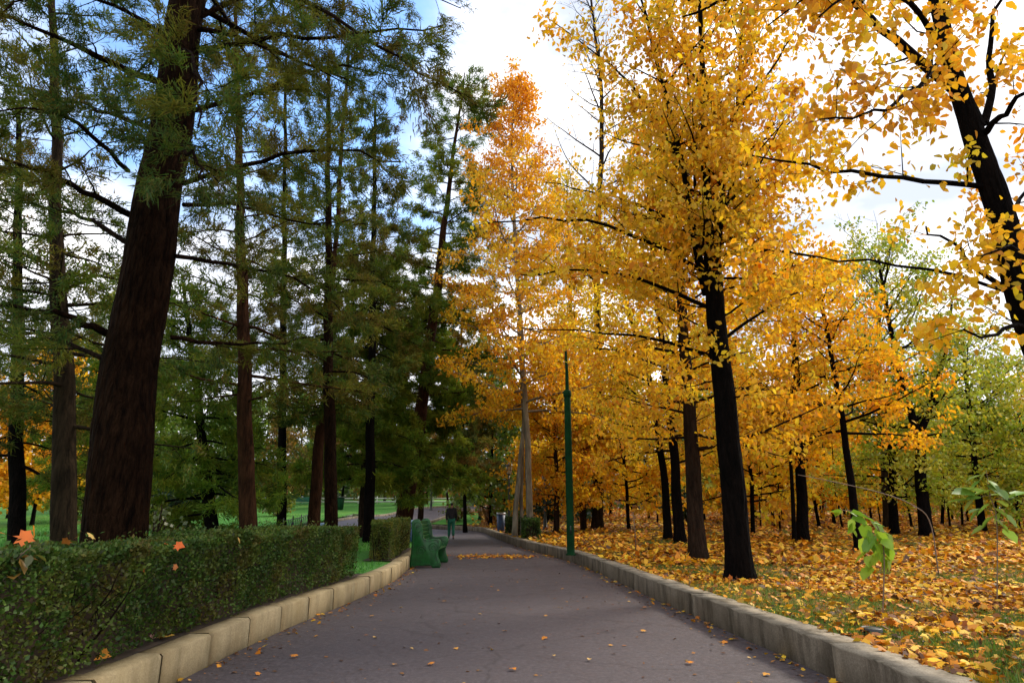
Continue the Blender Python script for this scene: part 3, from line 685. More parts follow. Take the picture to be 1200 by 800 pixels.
broad('bare_tree', 'tall leafless tree with fine grey twigs behind the golden crowns', 700, 34, [(702, 500), (700, 300), (705, 120), (690, -20)], (.3, .06), 'bark_grey', 59,
      dict(n=46, t0=.45, t1=.98, elev=(.3, 1.0), len=lambda t: 5.2-2.5*t, lift=.03), per=1, pal=GOLD, cfgx=dict(subs=1.8, sublen=1.7, keep=.5, twood=1., twigs=3))

# prototypes of the wood behind: each copy is its own tree
def proto(name, label, seed, pal, bk, h, r, L0, n, t0, size, per, mat_='autumn', group=None, x=0, y=0):
    b = np.array([x, y, gz(x, y)-.03]); rng = rngf(seed)
    T = [b, b+(rng.normal(0, .25), 0, h*.35), b+(rng.normal(0, .5), .2, h*.7), b+(rng.normal(0, .7), 0, h)]
    c = dict(BROAD, pal=pal, size=size, per=per, rmin=.014, spread=.2, subs=2.2, sublen=1.5, twigs=3.6, twlen=.55, kind='quad', mat=mat_, twood=.25)
    return tree(name, label, 'tree', b, T, (r, .05), bk, seed, c, auto=dict(n=n, t0=t0, t1=.98, elev=(.0, .8), len=lambda t: L0*(1-.55*t)), group=group, sides=9)
GW = 'small trees of the wood behind'
XY = lambda px, Y: (float(W(px, 600, Y)[0]), Y)
pos = [  # column in the photo, distance, kind
 (736, 33, 'g'), (880, 27, 'g'), (905, 36, 'o'), (917, 44, 'g'), (958, 34, 'o'), (976, 40, 'g'), (990, 50, 'l'), (1020, 44, 'o'), (1102, 38, 'l'), (1115, 46, 'g'),
 (1133, 42, 'l'), (1168, 36, 'g'), (1190, 32, 'l'), (1215, 28, 'l'), (1240, 40, 'g'), (1270, 34, 'o'), (860, 40, 'l'), (845, 52, 'g'), (825, 44, 'o'), (760, 46, 'g'),
 (715, 52, 'o'), (690, 46, 'o'), (672, 56, 'g'), (640, 50, 'o'), (620, 60, 'g'), (590, 52, 'o'), (900, 60, 'd'), (950, 62, 'd'), (1000, 66, 'd'), (1060, 60, 'd'),
 (1120, 64, 'd'), (1180, 58, 'd'), (800, 64, 'd'), (740, 66, 'd'), (1040, 54, 'g'), (1150, 52, 'o'), (1230, 52, 'd'), (965, 52, 'g'), (885, 48, 'o'), (1085, 50, 'l'),
 (560, 62, 'd'), (500, 66, 'd'), (575, 46, 'd'), (450, 70, 'd'), (400, 74, 'd'), (350, 78, 'd'), (300, 72, 'd'), (240, 66, 'd'), (180, 60, 'd'), (120, 56, 'd'),
 (60, 50, 'o'), (10, 44, 'o'), (-30, 34, 'o'), (40, 36, 'o'), (90, 40, 'd'), (430, 60, 'r'), (370, 64, 'r'), (320, 56, 'r'), (525, 60, 'r'), (270, 60, 'd')]
DESC = {'g': ('small golden tree', 'autumn_tree'), 'o': ('small orange tree', 'autumn_tree'), 'l': ('small yellow-green tree', 'lime_tree'), 'd': ('dark green tree', 'lime_tree'), 'r': ('russet brown tree', 'autumn_tree')}
SPEC = {'g': (GOLD+LEMON, 'bark_dark', 8.5, .09, 3.0, 36, .13, .25, 7, 'autumn'), 'o': (AMBER+GOLD[:3], 'bark_dark', 8., .09, 2.9, 36, .13, .25, 7, 'autumn'),
        'l': (LIME, 'bark_dark', 8.5, .09, 3.0, 36, .13, .25, 6, 'green'), 'd': (LEAFG+CEDAR+LIME[4:], 'bark_dark', 9.5, .11, 3.6, 40, .08, .3, 8, 'green'), 'r': (DRY, 'bark_brown', 9., .09, 3., 34, .2, .25, 8, 'autumn')}
def where(px, Y):
    if px > 1100: s_ = 'behind the green-yellow forking tree'
    elif px > 960: s_ = 'behind the slim leaning black trunk'
    elif px > 870: s_ = 'around the stout short black trunk'
    elif px > 700: s_ = 'behind the flared brown trunk'
    elif px > 575: s_ = 'beyond the pale plane tree and green pole'
    elif px > 380: s_ = 'beyond the side path and bench'
    elif px > 110: s_ = 'at the far side of the lawn'
    else: s_ = 'behind the thick conifer and narrow trunk'
    return ('near the edge ' if Y < 37 else 'in the middle ' if Y < 53 else 'deep at the back ')+s_
made = {}
rng = rngf(77)
for px, Y, k in pos:
    x_, y_ = XY(px, Y); lab = DESC[k][0]+' '+where(px, Y)
    v_ = k+str(rng.integers(0, 2))
    if v_ not in made:
        q = SPEC[k]; made[v_] = proto(DESC[k][1], lab, 300+len(made), q[0], q[1], q[2], q[3], q[4], q[5], q[6], q[7], q[8], q[9], GW, x_, y_)
    else:
        s_ = rng.uniform(.82, 1.2)*(.8 if px > 990 else 1)
        copy_thing(made[v_], (x_, y_, float(gz(x_, y_))-.03), rng.uniform(0, 6.28), (s_, s_, s_*rng.uniform(.9, 1.15)), lab, GW)
# thin bare stems deep in the wood
st = None
for px, Y in [(770, 40), (890, 34), (912, 31), (962, 46), (985, 33), (1030, 40), (1110, 33), (1125, 37), (1172, 44), (1066, 34), (922, 52)]:
    x_, y_ = XY(px, Y); zz = float(gz(x_, y_))-.05
    lab = 'thin bare stem '+where(px, Y)
    if st is None:
        wd = Wood(); r_ = rngf(5); P0 = np.array([x_, y_, zz])
        q = jitter_curve(P0, (0.05, 0, 1), 5.5, 14, r_, .05, .02); wd.add(q, np.linspace(.06, .015, 14), 7)
        for k in range(7): wd.add(jitter_curve(q[4+k], (math.cos(k*2.4), math.sin(k*2.4), .9), 1.3, 5, r_, .15, .05), np.linspace(.02, .006, 5), 4)
        st = wd.build('sapling', M['bark_dark'], None, P0); st.location = P0
        tag(st, lab, 'sapling', 'thin stems in the wood')
    else:
        o = st.copy(); COL.objects.link(o); o.location = (x_, y_, zz); o.rotation_euler = (rng.normal(0, .06), rng.normal(0, .06), rng.uniform(0, 6)); s_ = rng.uniform(.7, 1.3); o.scale = (s_, s_, s_); o['label'] = lab
# far wood behind everything: reads as one mass
rng = rngf(9)
nn = 26000; a = rng.uniform(-.95, .95, nn); dist = rng.uniform(82, 125, nn)
X = np.sin(a)*dist; Yy = np.cos(a)*dist*1.0
hgt = 6.5+2.5*np.sin(a*23)+1.8*np.sin(a*61+1)+1.5*np.sin(a*9)
Z = gz(X, Yy)-.2+hgt*rng.beta(1.1, 1.5, nn)
V, F, k = leaves(np.stack([X, Yy, Z], 1), rng.uniform(.7, 1.6, nn), rng, 'quad', None, 1, 0.)
cell = np.floor(a*26).astype(int) % 7
PW = np.array([(.40, .17, .02), (.5, .26, .03), (.05, .09, .02), (.10, .11, .02), (.30, .11, .015), (.03, .06, .02), (.2, .18, .03)])
PL = np.array([(.06, .10, .02), (.10, .13, .02), (.18, .10, .02), (.05, .10, .02), (.26, .13, .02), (.04, .08, .02), (.12, .12, .02)])
cc = np.where((a > -.12)[:, None], PW[cell], PL[cell])*(1+rng.normal(0, .3, (nn, 1)))
tag(mesh('far_wood', V, F, M['green'], col=np.repeat(np.clip(cc, .005, .8), k, 0)), kind='stuff')

# ------------------------------------------------------------------ hedges
for k_, (ya, yb, wd_) in enumerate(((2.2, 12.3, 1.15), (14.8, 20.5, .75))):
    q_ = LEs[(LEs[:, 1] > ya) & (LEs[:, 1] < yb)]
    strip(offset(q_, .2), offset(q_, .2+wd_), 8, 'hedge_soil', M['soil'], lambda x, y: gz(x, y)+.008)
def hedge(name, label, line, width, z0, h, n, seed, size, pal, group=None, wts=None):
    """line: centre line in plan; a clipped block of small leaves over a twiggy inside"""
    rng = rngf(seed); L = resamp(line, 60); T = unit(np.gradient(L[:, :2], axis=0)); Nn = np.stack([-T[:, 1], T[:, 0]], 1)
    c0 = np.array([*L[30][:2], 0]); c0[2] = gz(c0[0], c0[1])-.03
    root = empty(name, c0, label, 'hedge', group)
    def P(u, v, z):
        f = u*59; i = np.minimum(58, f.astype(int)); f = (f-i)[:, None]
        q = L[i, :2]*(1-f)+L[i+1, :2]*f; m_ = Nn[i]
        return np.column_stack([q+m_*(v*width/2)[:, None], gz(q[:, 0], q[:, 1])+z])
    Ltot = np.linalg.norm(np.diff(L[:, :2], axis=0), axis=1).sum()
    u = rng.random(n); face = rng.random(n); v = np.where(face < .62, np.sign(rng.random(n)-.42)*(1-np.abs(rng.normal(0, .10, n))), rng.uniform(-1, 1, n))
    z = np.where(face < .62, rng.uniform(.02, 1, n)**.85*h, h*(1-np.abs(rng.normal(0, .05, n))))
    e = face > (.93 if Ltot > 7 else .80); u = np.where(e, np.where(rng.random(n) < .5, 1-np.abs(rng.normal(0, .15/Ltot, n)), np.abs(rng.normal(0, .15/Ltot, n))), u)
    v = np.where(e, rng.uniform(-1, 1, n), v); z = np.where(e, rng.uniform(.02, 1, n)*h, z); u = np.clip(u, 0, 1)
    lump = .05*np.sin(u*Ltot*2.3+seed)+.035*np.sin(u*Ltot*6.1)+.03*np.sin(z*7+u*Ltot*3.3)
    z = z*(1+.75*lump)+np.where(rng.random(n) < .025, rng.random(n)**2*.12, 0); v = v*(1+1.3*lump)
    p = P(u, v, z)
    keep = rng.random(n) < (1-.45*(z/h < .5)*(.5+.5*np.sin(u*Ltot*3.1+z*5)))
    p = p[keep]; d = np.column_stack([rng.normal(0, .4, len(p)), rng.normal(0, .4, len(p)), np.full(len(p), .25)])
    V, F, k = leaves(p, size*rng.uniform(.6, 1.35, len(p)), rng, 'quad' if size < .05 else 'oval', d, .7, .1)
    cl = np.array(pal)[(np.floor(p[:, 0]*3)*5+np.floor(p[:, 1]*3)*11+np.floor(p[:, 2]*4)*17).astype(int) % len(pal)]
    c = palette(len(p), rng, pal, wts, .25, cl)
    mesh('foliage', V, F, M['hedge'], root, col=np.repeat(c, k, 0), loc=c0)
    wd = Wood()
    for _ in range(int(Ltot*16)):
        uu = rng.random(1); q = P(uu, rng.uniform(-.55, .55, 1), np.array([0.]))[0]
        s_ = jitter_curve(q, (rng.normal(0, .3), rng.normal(0, .3), 1), h*rng.uniform(.75, .98), 6, rng, .12, .05)
        wd.add(s_, np.linspace(.012, .004, 6), 4)
        for j in (2, 3, 4):
            wd.add(jitter_curve(s_[j], (rng.normal(), rng.normal(), .5), .25, 3, rng, .2, .05), [.005, .004, .002], 3)
    wd.build('stems', M['bark_brown'], root, c0)
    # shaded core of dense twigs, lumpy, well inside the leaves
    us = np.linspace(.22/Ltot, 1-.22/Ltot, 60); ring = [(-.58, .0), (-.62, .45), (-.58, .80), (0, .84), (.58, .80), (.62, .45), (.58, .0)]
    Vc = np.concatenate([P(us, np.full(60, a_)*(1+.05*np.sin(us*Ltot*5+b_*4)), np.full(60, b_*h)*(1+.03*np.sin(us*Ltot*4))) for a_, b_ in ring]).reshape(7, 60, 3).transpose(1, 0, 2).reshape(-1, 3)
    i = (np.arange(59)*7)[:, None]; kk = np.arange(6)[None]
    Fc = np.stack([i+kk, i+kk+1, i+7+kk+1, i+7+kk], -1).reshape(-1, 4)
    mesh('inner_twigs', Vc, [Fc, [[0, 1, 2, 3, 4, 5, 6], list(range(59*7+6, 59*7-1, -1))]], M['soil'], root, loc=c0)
    return root
HP = [(.075, .14, .02), (.05, .105, .018), (.12, .17, .024), (.03, .07, .014), (.10, .12, .02), (.11, .085, .016), (.06, .12, .02)]
lc = offset(LEs, .24+.38); lc2 = offset(LEs, .24+.30)
h1 = lc[(lc[:, 1] > 2.4) & (lc[:, 1] < 12.2)]; h2 = lc2[(lc2[:, 1] > 14.9) & (lc2[:, 1] < 20.3)]
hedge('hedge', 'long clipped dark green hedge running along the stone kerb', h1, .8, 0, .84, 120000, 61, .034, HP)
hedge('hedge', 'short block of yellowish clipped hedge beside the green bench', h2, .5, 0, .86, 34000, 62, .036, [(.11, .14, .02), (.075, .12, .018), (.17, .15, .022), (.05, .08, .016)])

def shrub(name, label, px, Y, h, wd_, n, pal, seed, group=None, size=.12, mt='green', cat='bush', bk='bark_brown'):
    b = base_at(px, Y); rng = rngf(seed); root = empty(name, b, label, cat, group); wood = Wood(); tips = []
    for k in range(9):
        az = k*2.4+rng.normal(0, .3); lean = rng.uniform(.1, .75)*wd_/h
        q = jitter_curve(b, (math.cos(az)*lean, math.sin(az)*lean, 1), h*rng.uniform(.75, 1.0), 7, rng, .12, 0)
        wood.add(q, np.linspace(.03, .008, 7), 5)
        sprout(rng, q, .02, wood, tips, dict(BROAD, subs=3.2, sublen=.6*wd_, rmin=.006, bare=.25), None)
    wood.build('stem', M[bk], root, b)
    crown_mesh(rng, tips, dict(BROAD, per=n, spread=.14, size=size, pal=pal, mat=mt, kind='quad'), root, b, 'foliage')
    return root
DG = [(.02, .06, .02), (.03, .085, .02), (.015, .045, .018), (.05, .1, .02)]
shrub('bush', 'round dark green bush behind the lantern post by the pale plane tree', 641, 43, 2.6, 1.6, 8, DG, 201, size=.2)
shrub('bush', 'dark green bush with spreading bare stems just behind the green pole', 686, 41, 2.7, 1.8, 8, DG, 202, size=.2)
shrub('bush', 'dark green bush showing between the flared trunk and the thin pair', 806, 38, 2.3, 1.4, 8, DG, 203, size=.2)
shrub('bush', 'low green bush at the far kerb behind the walking man', 535, 51.5, 1.5, 1.5, 8, [(.12, .13, .02), (.06, .09, .02), (.2, .12, .02)], 204, size=.18)
shrub('bush', 'low russet bush at the far kerb next to the blue bin', 572, 50, 1.4, 1.6, 8, [(.25, .10, .02), (.15, .09, .02), (.3, .16, .02)], 205, size=.18)
shrub('bush', 'yellow-green bush growing alone on the bright lawn', 325, 47, 1.5, 2.2, 9, [(.22, .26, .02), (.12, .2, .02), (.3, .24, .03)], 206, size=.2)
shrub('bush', 'dark bush at the near edge of the lawn below the drooping cedar', 198, 21, 1.9, 1.3, 8, DG, 207, size=.14)
shrub('bush', 'pale green bush squeezed between the thick trunk and the hedge', 172, 10.5, 1.3, .6, 6, [(.10, .12, .02), (.05, .08, .02)], 208, size=.08)
# clipped bushes in a row by the plane tree
GC = 'clipped bushes by the plane tree'
for px, Y, lab in [(614, 27.0, 'nearest of three clipped box bushes beside the plane tree'), (606, 29.6, 'middle of three clipped box bushes beside the plane tree'), (598.5, 32.2, 'farthest of three clipped box bushes, next to the blue bin')]:
    x_ = float(xr(Y))+.66
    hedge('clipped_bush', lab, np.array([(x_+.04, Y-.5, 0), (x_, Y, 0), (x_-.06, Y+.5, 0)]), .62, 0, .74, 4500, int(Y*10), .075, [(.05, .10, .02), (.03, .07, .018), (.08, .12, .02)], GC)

# ------------------------------------------------------------------ fallen leaves and grass on the ground
LIT = [(.72, .30, .015), (.78, .43, .02), (.58, .20, .012), (.38, .12, .015), (.20, .08, .02), (.70, .46, .07), (.62, .36, .02), (.11, .05, .02)]
LW = [3, 3.6, 2.2, 1.5, 1.4, .9, 2.2, 1.2]
def patch(x, y):                                              # where grass shows through
    return np.sin(x*.9+1.3*np.sin(y*.55))*np.sin(y*.75+.8*np.sin(x*.6)+.6)+.35*np.sin(x*2.3+y*1.9)
def ground_pts(n, y0, y1, p, rng, thin):
    y = y0+(y1-y0)*rng.random(n)**p
    lo = xr(np.minimum(y, 47))+.26; hi = .80*y+3.5
    x = lo+(hi-lo)*rng.random(n)
    k = rng.random(n) < np.where(patch(x, y) > .12, thin*.7, 1.)
    return x[k], y[k]
rng = rngf(31)
x, y = ground_pts(21000, 3.2, 17, .8, rng, .35)
P = np.stack([x, y, gz(x, y)-.01+.035*rng.random(len(x))], 1); d = rng.normal(size=P.shape)*np.array([1, 1, .25])
V, F, k = leaves(P, rng.uniform(.045, .13, len(P)), rng, 'maple', d, .05, .3)
c = palette(len(P), rng, LIT, LW, .22)
tag(mesh('fallen_leaves', V, F, M['litter'], col=np.repeat(c, k, 0)), kind='stuff')
x, y = ground_pts(60000, 3.2, 18, .9, rng, .5)
P = np.stack([x, y, gz(x, y)-.02+.025*rng.random(len(x))], 1); d = rng.normal(size=P.shape)*np.array([1, 1, .3])
V, F, k = leaves(P, rng.uniform(.02, .075, len(P)), rng, 'oval', d, .05, .3)
tag(mesh('leaf_crumbs', V, F, M['litter'], col=np.repeat(palette(len(P), rng, [LIT[i_] for i_ in (0, 2, 3, 4, 6, 7)], None, .25), k, 0)), kind='stuff')
x, y = ground_pts(70000, 14, 75, 1.6, rng, .4)
P = np.stack([x, y, gz(x, y)-.01+.05*rng.random(len(x))], 1); d = rng.normal(size=P.shape)*np.array([1, 1, .25])
V, F, k = leaves(P, (.13+.0026*y)*rng.uniform(.6, 1.3, len(P)), rng, 'quad', d, .05, .8)
tag(mesh('fallen_leaves', V, F, M['litter'], col=np.repeat(palette(len(P), rng, LIT, LW, .22), k, 0)), kind='stuff')
# grass tufts among the leaves and blades on the lawn
def grass(x, y, h, pal, seed, w=.10):
    rng = rngf(seed); n = len(x)
    P = np.stack([x, y, gz(x, y)-.035], 1); d = np.stack([rng.normal(0, .45, n), rng.normal(0, .45, n), np.ones(n)], 1)
    V, F, k = leaves(P, h*rng.uniform(.6, 1.4, n), rng, 'blade', d, .1, 0, w)
    tag(mesh('grass', V, F, M['grass'], col=np.repeat(palette(n, rng, pal, None, .2), k, 0)), kind='stuff')
GR = [(.09, .19, .015), (.13, .22, .02), (.06, .14, .012), (.20, .22, .03)]
n = 330000; y = 3.2+30*rng.random(n)**1.2; lo = xr(y)+.28; x = lo+(.8*y+3.5-lo)*rng.random(n); k = patch(x, y)+rng.normal(0, .2, n) > .16
grass(x[k], y[k], .075, GR, 32, .11)
n = 60000; y = 9+40*rng.random(n)**1.2; x = xl(np.minimum(y, 30))-.35-(y*.62+1)*rng.random(n)
k = ~((x > xl(np.minimum(y, 30))-1.45) & ((y < 12.3) | ((y > 14.8) & (y < 20.5)))) & ~((x > np.interp(y, sl[:, 1], sl[:, 0])-.4) & (x < np.interp(y, sr[:, 1], sr[:, 0])+.4) & (y > 25)) & ~((y > 29) & (x > -6.5))
grass(x[k], y[k], .10, [(.045, .23, .012), (.075, .28, .016), (.03, .16, .01)], 33, .16)
# leaves drifted on the path: a patch, a scatter of crumbs, and single leaves one can point at
n = 420; P = np.stack([rng.normal(-.55, .75, n), rng.normal(20.6, .45, n), .006+.02*rng.random(n)], 1)
V, F, k = leaves(P, rng.uniform(.06, .12, n), rng, 'maple', rng.normal(size=(n, 3))*np.array([1, 1, .1]), .03, 1.2)
tag(mesh('leaf_drift', V, F, M['litter'], col=np.repeat(palette(n, rng, LIT[:4]+[(.45, .2, .06)], None, .2), k, 0)), kind='stuff')
n = 1900; y = 3.5+26*rng.random(n)**1.1; t = rng.random(n); t = np.where(rng.random(n) < .55, np.where(rng.random(n) < .5, t**2*.09, 1-t**2*.09), t)
x = xl(y)+.05+(xr(y)-xl(y)-.1)*t
P = np.stack([x, y, path_z(x, y)+.004+.006*rng.random(n)], 1)
V, F, k = leaves(P, rng.uniform(.012, .06, n), rng, 'quad', rng.normal(size=(n, 3))*np.array([1, 1, .1]), .03, 1.2)
tag(mesh('leaf_crumbs', V, F, M['litter'], col=np.repeat(palette(n, rng, [(.3, .13, .04), (.2, .09, .03), (.42, .22, .06), (.12, .06, .03)], None, .2), k, 0)), kind='stuff')
n = 300; y = 4.5+22*rng.random(n); sd_ = rng.random(n) < .5; q_ = .04+.22*rng.random(n)**2
x = np.where(sd_, xl(y)+q_, xr(y)-q_); P = np.stack([x, y, path_z(x, y)+.004+.02*rng.random(n)], 1)
V, F, k = leaves(P, rng.uniform(.035, .085, n), rng, 'maple', rng.normal(size=(n, 3))*np.array([1, 1, .3]), .03, .5)
tag(mesh('leaf_drift', V, F, M['litter'], col=np.repeat(palette(n, rng, LIT, LW, .22), k, 0)), kind='stuff')
leafm = {}
def one_leaf(p, size, c, label, group=None, tilt=.15, kind='maple', seed=0, nrm=None):
    rng = rngf(seed); key = (kind, c)
    if key not in leafm:
        T, Fc = TPL[kind]; V = T.copy(); V[:, 2] += .10*V[:, 1]**2-.12*V[:, 0]**2+rng.normal(0, .015, len(V))
        if kind == 'maple': V = np.vstack([V, [[-.95, .05, .12], [-.95, .02, .12]]]); polys = [[list(range(12))], [[0, 12, 13]]]
        else: polys = [Fc]
        V[:, 2] -= V[:, 2].min()
        leafm[key] = mesh('fallen_leaf', V, polys, M['litter'], col=np.tile(c, (len(V), 1))*(1+rng.normal(0, .12, (len(V), 1)))); o = leafm[key]
    else:
        o = leafm[key].copy(); COL.objects.link(o)
    o.location = p; o.scale = (size,)*3
    o.rotation_euler = nrm if nrm else (rng.normal(0, tilt), rng.normal(0, tilt), rng.uniform(0, 6.28))
    return tag(o, label, 'leaf', group)
GP = 'leaves scattered on the path'
spots = [(125, 0), ]
A1, A2, A3 = (.62, .30, .06), (.36, .16, .04), (.66, .42, .14)
pl = [(600, 785, 1), (507, 779, 1), (534, 760, 0), (463, 779, 0), (437, 748, 2), (752, 740, 0), (757, 712, 1), (851, 752, 1), (638, 722, 0), (640, 748, 1), (690, 775, 2), (545, 700, 2), (575, 688, 1), (607, 668, 1), (520, 705, 0), (716, 682, 1), (735, 705, 2), (795, 718, 0), (660, 690, 0), (472, 712, 2),
      (505, 690, 1), (437, 722, 0), (560, 720, 2), (345, 770, 1), (372, 745, 0), (410, 735, 2), (590, 740, 0), (810, 778, 1), (900, 790, 0), (875, 770, 2), (480, 760, 2), (555, 655, 1), (632, 668, 0), (685, 675, 1), (300, 790, 1), (650, 770, 2), (715, 757, 0), (578, 762, 2)]
for i, (px, py, q) in enumerate(pl):
    p = G0(px, py); p[2] = float(path_z(p[0], p[1]))+.006
    lab = ['golden maple leaf lying flat on the grey path', 'orange-brown maple leaf lying flat on the grey path', 'small pale oval leaf lying flat on the grey path'][q]
    one_leaf(p, [.07, .08, .06][q]*rngf(i).uniform(.75, 1.25), [A1, (.60, .22, .03), A3][q], lab, GP, .12, 'oval' if q == 2 else 'maple', 500+i)
def on_kerb(px, py, z): return G0(px, py, z)
one_leaf(on_kerb(110, 768, .30), .17, (.80, .30, .015), 'large orange maple leaf leaning on the hedge above the stone kerb', None, nrm=(.9, .2, .8))
one_leaf(on_kerb(150, 752, .30), .13, (.42, .19, .03), 'dull brown-orange leaf tucked under the hedge', None, nrm=(1.2, .1, 2.), seed=2)
one_leaf(on_kerb(196, 749, .285), .15, (.62, .36, .06), 'flat tan maple leaf lying on top of the stone kerb', None, nrm=(.05, .1, 2.6), seed=3)
one_leaf(on_kerb(175, 744, .32), .06, (.60, .30, .25), 'tiny pinkish leaf caught at the foot of the hedge', None, nrm=(1.0, .4, .3), seed=4, kind='oval')
def on_hedge(px, py, Y): return W(px, py, Y)
HL = [(22, 630, 4.6, .17, (.72, .16, .015), 'big red-orange leaf at the near end of the hedge top', (1.1, .2, .5)), (36, 622, 4.75, .13, (.80, .28, .02), 'bright orange leaf standing up from the near hedge top', (1.4, .1, 2.)),
      (102, 628, 5.2, .12, (.74, .50, .14), 'pale yellow leaf on the hedge top below the thick trunk', (.5, .4, 1.)), (206, 640, 5.9, .13, (.66, .12, .012), 'vivid red leaf resting on the hedge top', (.9, .1, .2)),
      (203, 664, 5.45, .07, (.42, .13, .02), 'rusty leaf caught on the hedge face under the vivid red leaf', (1.4, .1, .9)), (80, 634, 4.8, .10, (.48, .17, .03), 'brownish orange leaf sunk in the hedge top', (.8, .3, 3.)),
      (168, 668, 5.15, .05, (.4, .1, .02), 'small dark red leaf on the hedge face', (1.4, .3, 2.2)), (278, 632, 7.2, .10, (.70, .45, .12), 'curled pale leaf on the hedge top in front of the reddish-brown trunk', (1., .6, 1.4))]
for i, (px, py, Y, s_, c, lab, r_) in enumerate(HL): one_leaf(on_hedge(px, py, Y), s_*.78, c, lab, None, nrm=r_, seed=600+i)

# ------------------------------------------------------------------ street furniture
# green cast-iron bench on the path in front of the short hedge
bx = -2.58; by = 16.75
bench = empty('park_bench', (bx, by, 0), 'green painted cast-iron park bench standing against the stone kerb', 'bench', rz=math.radians(-1))
bench.scale = (.94, .94, .96)
OUT = [(0, 0), (.13, 0), (.16, .05), (.58, .05), (.62, 0), (.82, 0), (.85, .06), (.82, .15), (.77, .26), (.755, .38), (.79, .47), (.83, .55), (.835, .64), (.80, .70), (.73, .725), (.60, .71), (.46, .70), (.38, .72), (.335, .78),
       (.31, .92), (.295, 1.06), (.27, 1.16), (.21, 1.215), (.12, 1.22), (.05, 1.19), (.025, 1.12), (.04, .9), (.045, .65), (.03, .35)]
for yy in (0., 1.72):
    q = BM(); q.prism(OUT, yy, yy+.07)
    e = q.build('end_panel', M['green_paint'], bench, bevel=.012)
    r_ = BM()
    for s_, yo in ((-1, yy-.006), (1, yy+.076)):
        inset = [np.array([x_*.86+.055, yo, z_*.9+.045]) for x_, z_ in OUT]; inset.append(inset[0])
        r_.tube(np.array(inset), .012, 6, False)
        for cx, cz, rr, tn in ((.62, .5, .13, 2.2), (.22, .95, .10, 2.), (.30, .42, .12, 2.4)):
            a = np.linspace(0, tn*2*math.pi*.8, 34); rad_ = rr*(1-.8*a/a[-1])
            r_.tube(np.stack([cx+rad_*np.cos(a), np.full(34, yo), cz+rad_*np.sin(a)], 1), .013, 6)
    r_.build('scroll_relief', M['green_paint'], e)
for k in range(6):
    q = BM(); q.box((.36+.075*k, .895, .47-.01*abs(k-3)), (.062, 1.66, .03)); q.build('seat_slat', M['green_paint'], bench, bevel=.006)
for k in range(7):
    z_ = .56+.095*k; q = BM(); a = math.radians(-14)
    q.box((.275-.022*k+.03, .895, z_), (.028, 1.66, .078), [[math.cos(a), 0, -math.sin(a)], [0, 1, 0], [math.sin(a), 0, math.cos(a)]]); q.build('back_slat', M['green_paint'], bench, bevel=.006)
q = BM(); q.tube([(.42, .06, .2), (.42, 1.74, .2)], .02, 8); q.build('stretcher', M['green_paint'], bench)

# tall green pole by the kerb
p = base_at(669, 17.6)
pole = empty('green_pole', p, 'tall green stepped metal pole standing behind the concrete kerb', 'pole')
z0 = p[2]
q = BM(); q.lathe(tuple(p), [(.14, 0), (.14, .03), (.105, .04), (.104, .3), (.098, 3.2), (.092, 4.25), (.075, 4.30), (.0, 4.30)], 20); q.build('lower_tube', M['pole_paint'], pole, True, loc=p)
q = BM(); q.lathe(tuple(p), [(.112, 4.24), (.118, 4.28), (.115, 4.37), (.09, 4.42), (.06, 4.43)], 20); q.build('collar', M['pole_paint'], pole, True, loc=p)
q = BM(); q.tube(spline([p+(0, 0, 4.4), p+(0, 0, 5.0), p+(-.02, 0, 5.6)], 20), np.linspace(.055, .034, 20), 12); q.build('upper_tube', M['pole_paint'], pole, True, loc=p)
q = BM(); q.lathe(tuple(p+np.array([0, -.105, .55])), [(.0, 0), (.02, .0), (.02, .2), (.0, .2)], 8); q.build('hatch', M['dark_paint'], pole, loc=p)

def lantern_post(px, Y, h, label, head=True, paint='dark_paint', r=.05):
    p = base_at(px, Y); root = empty('lamp_post', p, label, 'lamp post')
    q = BM(); q.lathe(tuple(p), [(.16, 0), (.16, .12), (.11, .16), (.10, .5), (r*1.5, .58), (r*1.2, .9), (r, h*.9), (r*.9, h), (0, h)], 14); q.build('pole', M[paint], root, True, loc=p)
    if head:
        c = p+np.array([0, 0, h])
        q = BM(); q.lathe(tuple(c), [(.05, 0), (.12, .04), (.13, .07), (.05, .08)], 6); q.build('lantern_base', M[paint], root, loc=p)
        q = BM(); q.lathe(tuple(c), [(.26, .50), (.27, .53), (.16, .66), (.05, .74), (.03, .82), (0, .84)], 6); 
        hd = q.build('lantern_cap', M[paint], root, loc=p)
        q = BM(); q.lathe(tuple(c), [(.115, .08), (.225, .50)], 6); q.build('lantern_glass', M['lamp_glass'], root, loc=p)
        q = BM()
        for k in range(6):
            a = k*math.pi/3; q.tube([c+np.array([.12*math.cos(a), .12*math.sin(a), .07]), c+np.array([.235*math.cos(a), .235*math.sin(a), .51])], .012, 5)
        q.build('lantern_frame', M[paint], root, loc=p)
    return root
lantern_post(596.5, 38, 3.1, 'lamp post with pale six-sided lantern between the blue bin and plane tree')
lantern_post(639, 36, 2.6, 'dark lamp post with lantern half hidden behind the plane trunk')
lantern_post(562, 52, 4.2, 'dark green lamp post at the far kerb behind the walking man', paint='pole_paint', r=.09)
lantern_post(505, 55, 2.4, 'short thin lamp post on the slope behind the side path', r=.06)

